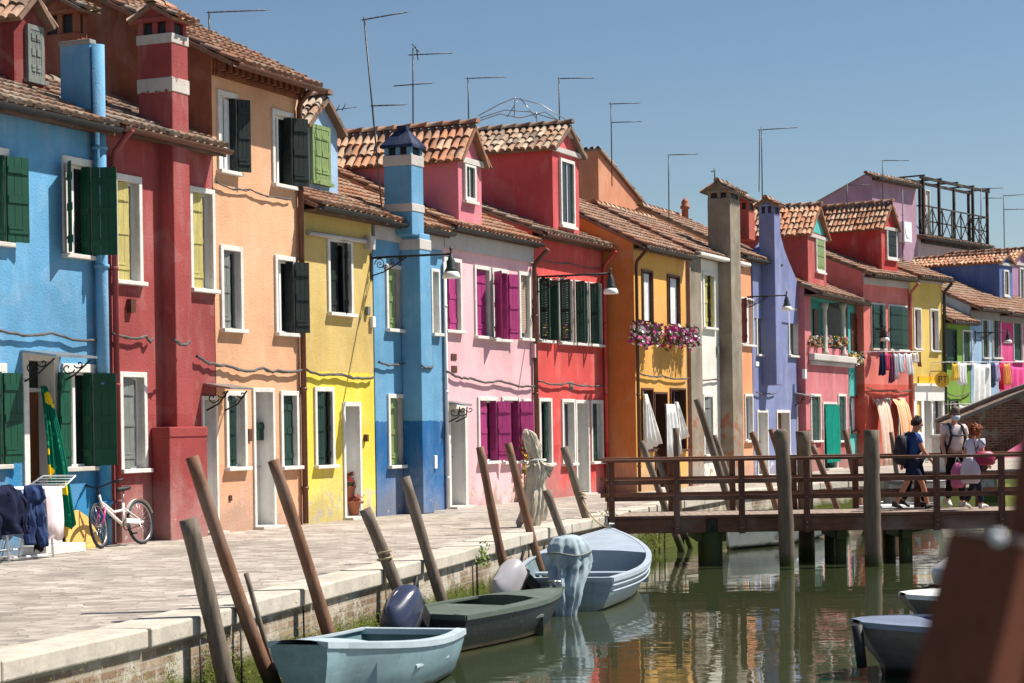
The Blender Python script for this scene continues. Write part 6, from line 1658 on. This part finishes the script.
SHW = paint('white_trainers', C(206, 204, 200), .6, .15); SHD = paint('dark_shoes', C(44, 42, 44), .6, .15)
HB = paint('dark_hair', C(48, 38, 32), .6, .3, .6, .3, 12); HR = paint('auburn_hair', C(142, 70, 34), .6, .4, .8, .3, 12); HG = paint('brown_grey_hair', C(106, 86, 70), .6, .3, .6, .3, 12)
J = walkpose(.33, .05); p1 = W_(912, 36.2)
man1 = person('man in a blue polo shirt and shorts walking right with a dark backpack', p1, R(8), 1.67, J, SK2, HB, CB, CN, SHD, False, None, None)
def pack(label, loc, rz, mat, k=1.0, chest=None):
    r = empty('backpack', loc, rz); tag(r, label, 'backpack', 'bags carried over the bridge'); m = MB()
    m.loft([[(-.20*k + .11*k*w*math.cos(a)*(1.15 if math.cos(a) < 0 else .8), .16*k*w*max(-1, min(1, 1.25*math.sin(a))), z) for a in [2*math.pi*i/18 for i in range(18)]] for z, w in ((.86*k, .6), (.90*k, .92), (1.05*k, 1.05), (1.22*k, 1.0), (1.36*k, .88), (1.42*k, .5))]); m.build('pack', mat, r)
    m = MB(); m.loft([[(-.31*k + .05*k*w*math.cos(a), .11*k*w*math.sin(a), z) for a in [2*math.pi*i/14 for i in range(14)]] for z, w in ((.92*k, .7), (.96*k, 1), (1.12*k, 1), (1.16*k, .7))]); m.build('pocket', mat, r)
    m = MB()
    for y in (-1, 1): m.tube([(-.11*k, y*.09*k, 1.40*k), (-.02*k, y*.105*k, 1.475*k), (.10*k, y*.115*k, 1.42*k), (.165*k, y*.12*k, 1.28*k), (.13*k, y*.15*k, 1.12*k), (-.06*k, y*.16*k, .98*k)], .024*k, 6)
    if chest: m.tube([(.175*k, -.12*k, 1.27*k), (.185*k, 0, 1.26*k), (.175*k, .12*k, 1.27*k)], .014*k, 6)
    m.build('strap', mat, r); return r
PKD = paint('dark_backpack_fabric', C(34, 34, 42), .7, .25)
pack('dark backpack on the back of the man in blue', p1, R(8), PKD, .955)
J2 = walkpose(.10, .0, .06); p2 = W_(955, 36.75)
man2 = person('tall man in a pale pink tee with sunglasses and face mask, facing the camera', p2, R(-80), 1.84, J2, SK, HG, CT, CK, SHW, True, None, paint('blue_mask', C(190, 206, 214), .7, .05), True)
pack('black backpack with chest strap worn by the tall man', p2, R(-80), PKD, 1.05, True)
def curls(m, hd):
    rh = random.Random(8); m.ball(hd + V((-.02, 0, .03)), .115, .115, .125, 14, 10)
    for i in range(60):
        v = V((rh.gauss(-.5, .8), rh.gauss(0, 1), rh.gauss(.1, .8))).normalized(); 
        if v.x > .55: continue
        m.ball(hd + V((-.02, 0, .02)) + v*V((.105, .105, .12)).length*.62, rh.uniform(.025, .045), None, None, 7, 5)
J3 = walkpose(.28, .03, .10); J3['el_r'] = (.02, -.24, 1.12); J3['wr_r'] = (.16, -.22, .96); p3 = W_(974, 36.0)
wom = person('woman with curly auburn hair in a white tee and dark jeans walking right', p3, R(30), 1.53, J3, SK, HR, CWt, CJ, SHW, True, curls)
m = MB(); m.loft([[(.20*w*math.cos(a), .085*w*math.sin(a), z) for a in [2*math.pi*i/18 for i in range(18)]] for z, w in ((0, .75), (.03, .98), (.12, 1.03), (.20, .95), (.245, .6), (.25, .2))]); o = m.build('handbag', paint('magenta_leather', C(166, 36, 76), .45, .15), None, p3 + V((.13, -.27, .80)), (0, 0, R(10))); tag(o, 'magenta handbag carried at the hip of the auburn woman', 'handbag', 'bags carried over the bridge')
m = MB(); m.tube([(-.15, 0, .2), (-.16, .08, .42), (-.10, .16, .52)], .011, 6); m.tube([(.15, 0, .2), (.0, .1, .42), (-.10, .16, .52)], .011, 6); m.build('strap', 'sh_red', o)
m = MB(); m.loft([[(.17*w*math.cos(a)*(1+.06*math.sin(a*5)), .07*w*math.sin(a)*(1+.12*math.sin(a*4)), z) for a in [2*math.pi*i/20 for i in range(20)]] for z, w in ((0, .8), (.04, 1.0), (.2, 1.08), (.36, .9), (.44, .5), (.48, .25))]); o = m.build('shopping_bag', cloth('white_plastic_bag', C(222, 206, 216), .12), None, p3 + V((-.14, -.30, .48)), (0, 0, R(-12))); tag(o, 'crumpled white shopping bag hanging beside the auburn woman', 'shopping bag', 'bags carried over the bridge')
m = MB(); m.tube([(-.05, 0, .46), (0, .05, .56), (.05, 0, .46)], .009, 6); m.build('handle', 'curtain', o)
m = MB(); m.loft([[(.13*w*math.cos(a)*(1+.06*math.sin(a*5)), .06*w*math.sin(a), z) for a in [2*math.pi*i/18 for i in range(18)]] for z, w in ((0, .7), (.05, 1.0), (.3, 1.0), (.42, .6), (.45, .3))]); o = m.build('shopping_bag', cloth('pink_plastic_bag', C(206, 112, 152), .15), None, p3 + V((-.34, -.22, .40)), (0, 0, R(12))); tag(o, 'pink shopping bag hanging left of the white one', 'shopping bag', 'bags carried over the bridge')
m = MB(); m.tube([(-.05, 0, .44), (0, .03, .56), (.05, 0, .44)], .009, 6); m.build('handle', 'curtain', o)
J4 = walkpose(.16, .02, .1); p4_ = W_(914, 36.95)
person('man with grey face mask mostly hidden behind the man in blue', p4_, R(-50), 1.68, J4, SK2, HG, CWt, CK, SHD, True, None, paint('grey_mask', C(150, 156, 166), .7, .05))

# ------------------------------------------------------------------ railing of the camera's own bridge, close and out of focus
NR = wood('near_railing_timber', (.21, .068, .036, 1), .3, .75, None, (14, 14, 3), .12)
p0, p1_ = atY(938, 800, 1.72), atY(1000, 541, 1.72); rr_ = empty('railing', p0); tag(rr_, 'dark brown railing timbers leaning close to the camera', 'railing')
m = MB(); d = (p1_-p0).normalized(); m.bar((0, 0, 0), p1_-p0, .052, .075, V((.72, -.69, .0))); m.build('post', NR, rr_, bevel=.004)
m = MB(); m.bar(p1_-p0 + d*.001, p1_-p0 + d*.007, .054, .077, V((.72, -.69, .0))); m.build('lit_post_top', wood('lit_top_timber', (.42, .27, .21, 1), .2, .5), rr_)  # added thin cap, its paler colour stands for light on the post top
m = MB(); m.bar(atY(1018, 800, 1.95)-p0, atY(1058, 440, 1.95)-p0, .05, .06, V((.6, -.8, 0))); m.build('brace', NR, rr_, bevel=.004)
m = MB(); m.ball(atY(998, 538, 1.62)-p0, .006, .006, .006); m.build('bolt', 'plastic_white', rr_)  # white ball paints in the bright glint of a bolt head
# ------------------------------------------------------------------ camera, light, sky
cam = bpy.data.cameras.new('camera'); co = bpy.data.objects.new('camera', cam); COL.objects.link(co)
cam.sensor_fit = 'HORIZONTAL'; cam.sensor_width = 36; cam.lens = F/1024*36
cam.clip_start = .05; cam.clip_end = 4000
co.matrix_world = Matrix.Translation((0, 0, CAMH)) @ Matrix.Rotation(R(90), 4, 'X') @ Matrix.Rotation(-ROLL, 4, 'Z')
k = HZ - CY
cam.shift_y = k*math.cos(ROLL)/1024; cam.shift_x = -k*math.sin(ROLL)/1024
cam.dof.use_dof = True; cam.dof.focus_distance = 34; cam.dof.aperture_fstop = 5.2
sc.camera = co
ELEV = 55; SX, SY = .965, .262
SUN = V((SX*math.cos(R(ELEV)), SY*math.cos(R(ELEV)), math.sin(R(ELEV)))).normalized()
sl = bpy.data.lights.new('sun', 'SUN'); sl.energy = 5.0; sl.angle = R(.53); sl.color = (1, .955, .88)
so = bpy.data.objects.new('sun', sl); COL.objects.link(so); so.rotation_euler = (-SUN).to_track_quat('-Z', 'Y').to_euler()
w = bpy.data.worlds.new('World'); sc.world = w; w.use_nodes = True
nt = w.node_tree; bg = nt.nodes['Background']
sky = nt.nodes.new('ShaderNodeTexSky'); sky.sky_type = 'NISHITA'; sky.sun_disc = False
sky.sun_elevation = R(ELEV); sky.sun_rotation = math.atan2(SX, SY); sky.air_density = 1.0; sky.dust_density = .35; sky.ozone_density = 2.2
hs = nt.nodes.new('ShaderNodeHueSaturation'); hs.inputs['Saturation'].default_value = 1.08
nt.links.new(sky.outputs[0], hs.inputs['Color']); nt.links.new(hs.outputs[0], bg.inputs['Color']); bg.inputs['Strength'].default_value = .056
vs = sc.view_settings; vs.view_transform = 'Standard'; vs.look = 'None'; vs.gamma = 1; vs.use_curve_mapping = False; vs.exposure = .70
cy = sc.cycles; cy.max_bounces = 5; cy.diffuse_bounces = 2; cy.glossy_bounces = 3; cy.transmission_bounces = 2; cy.use_denoising = True
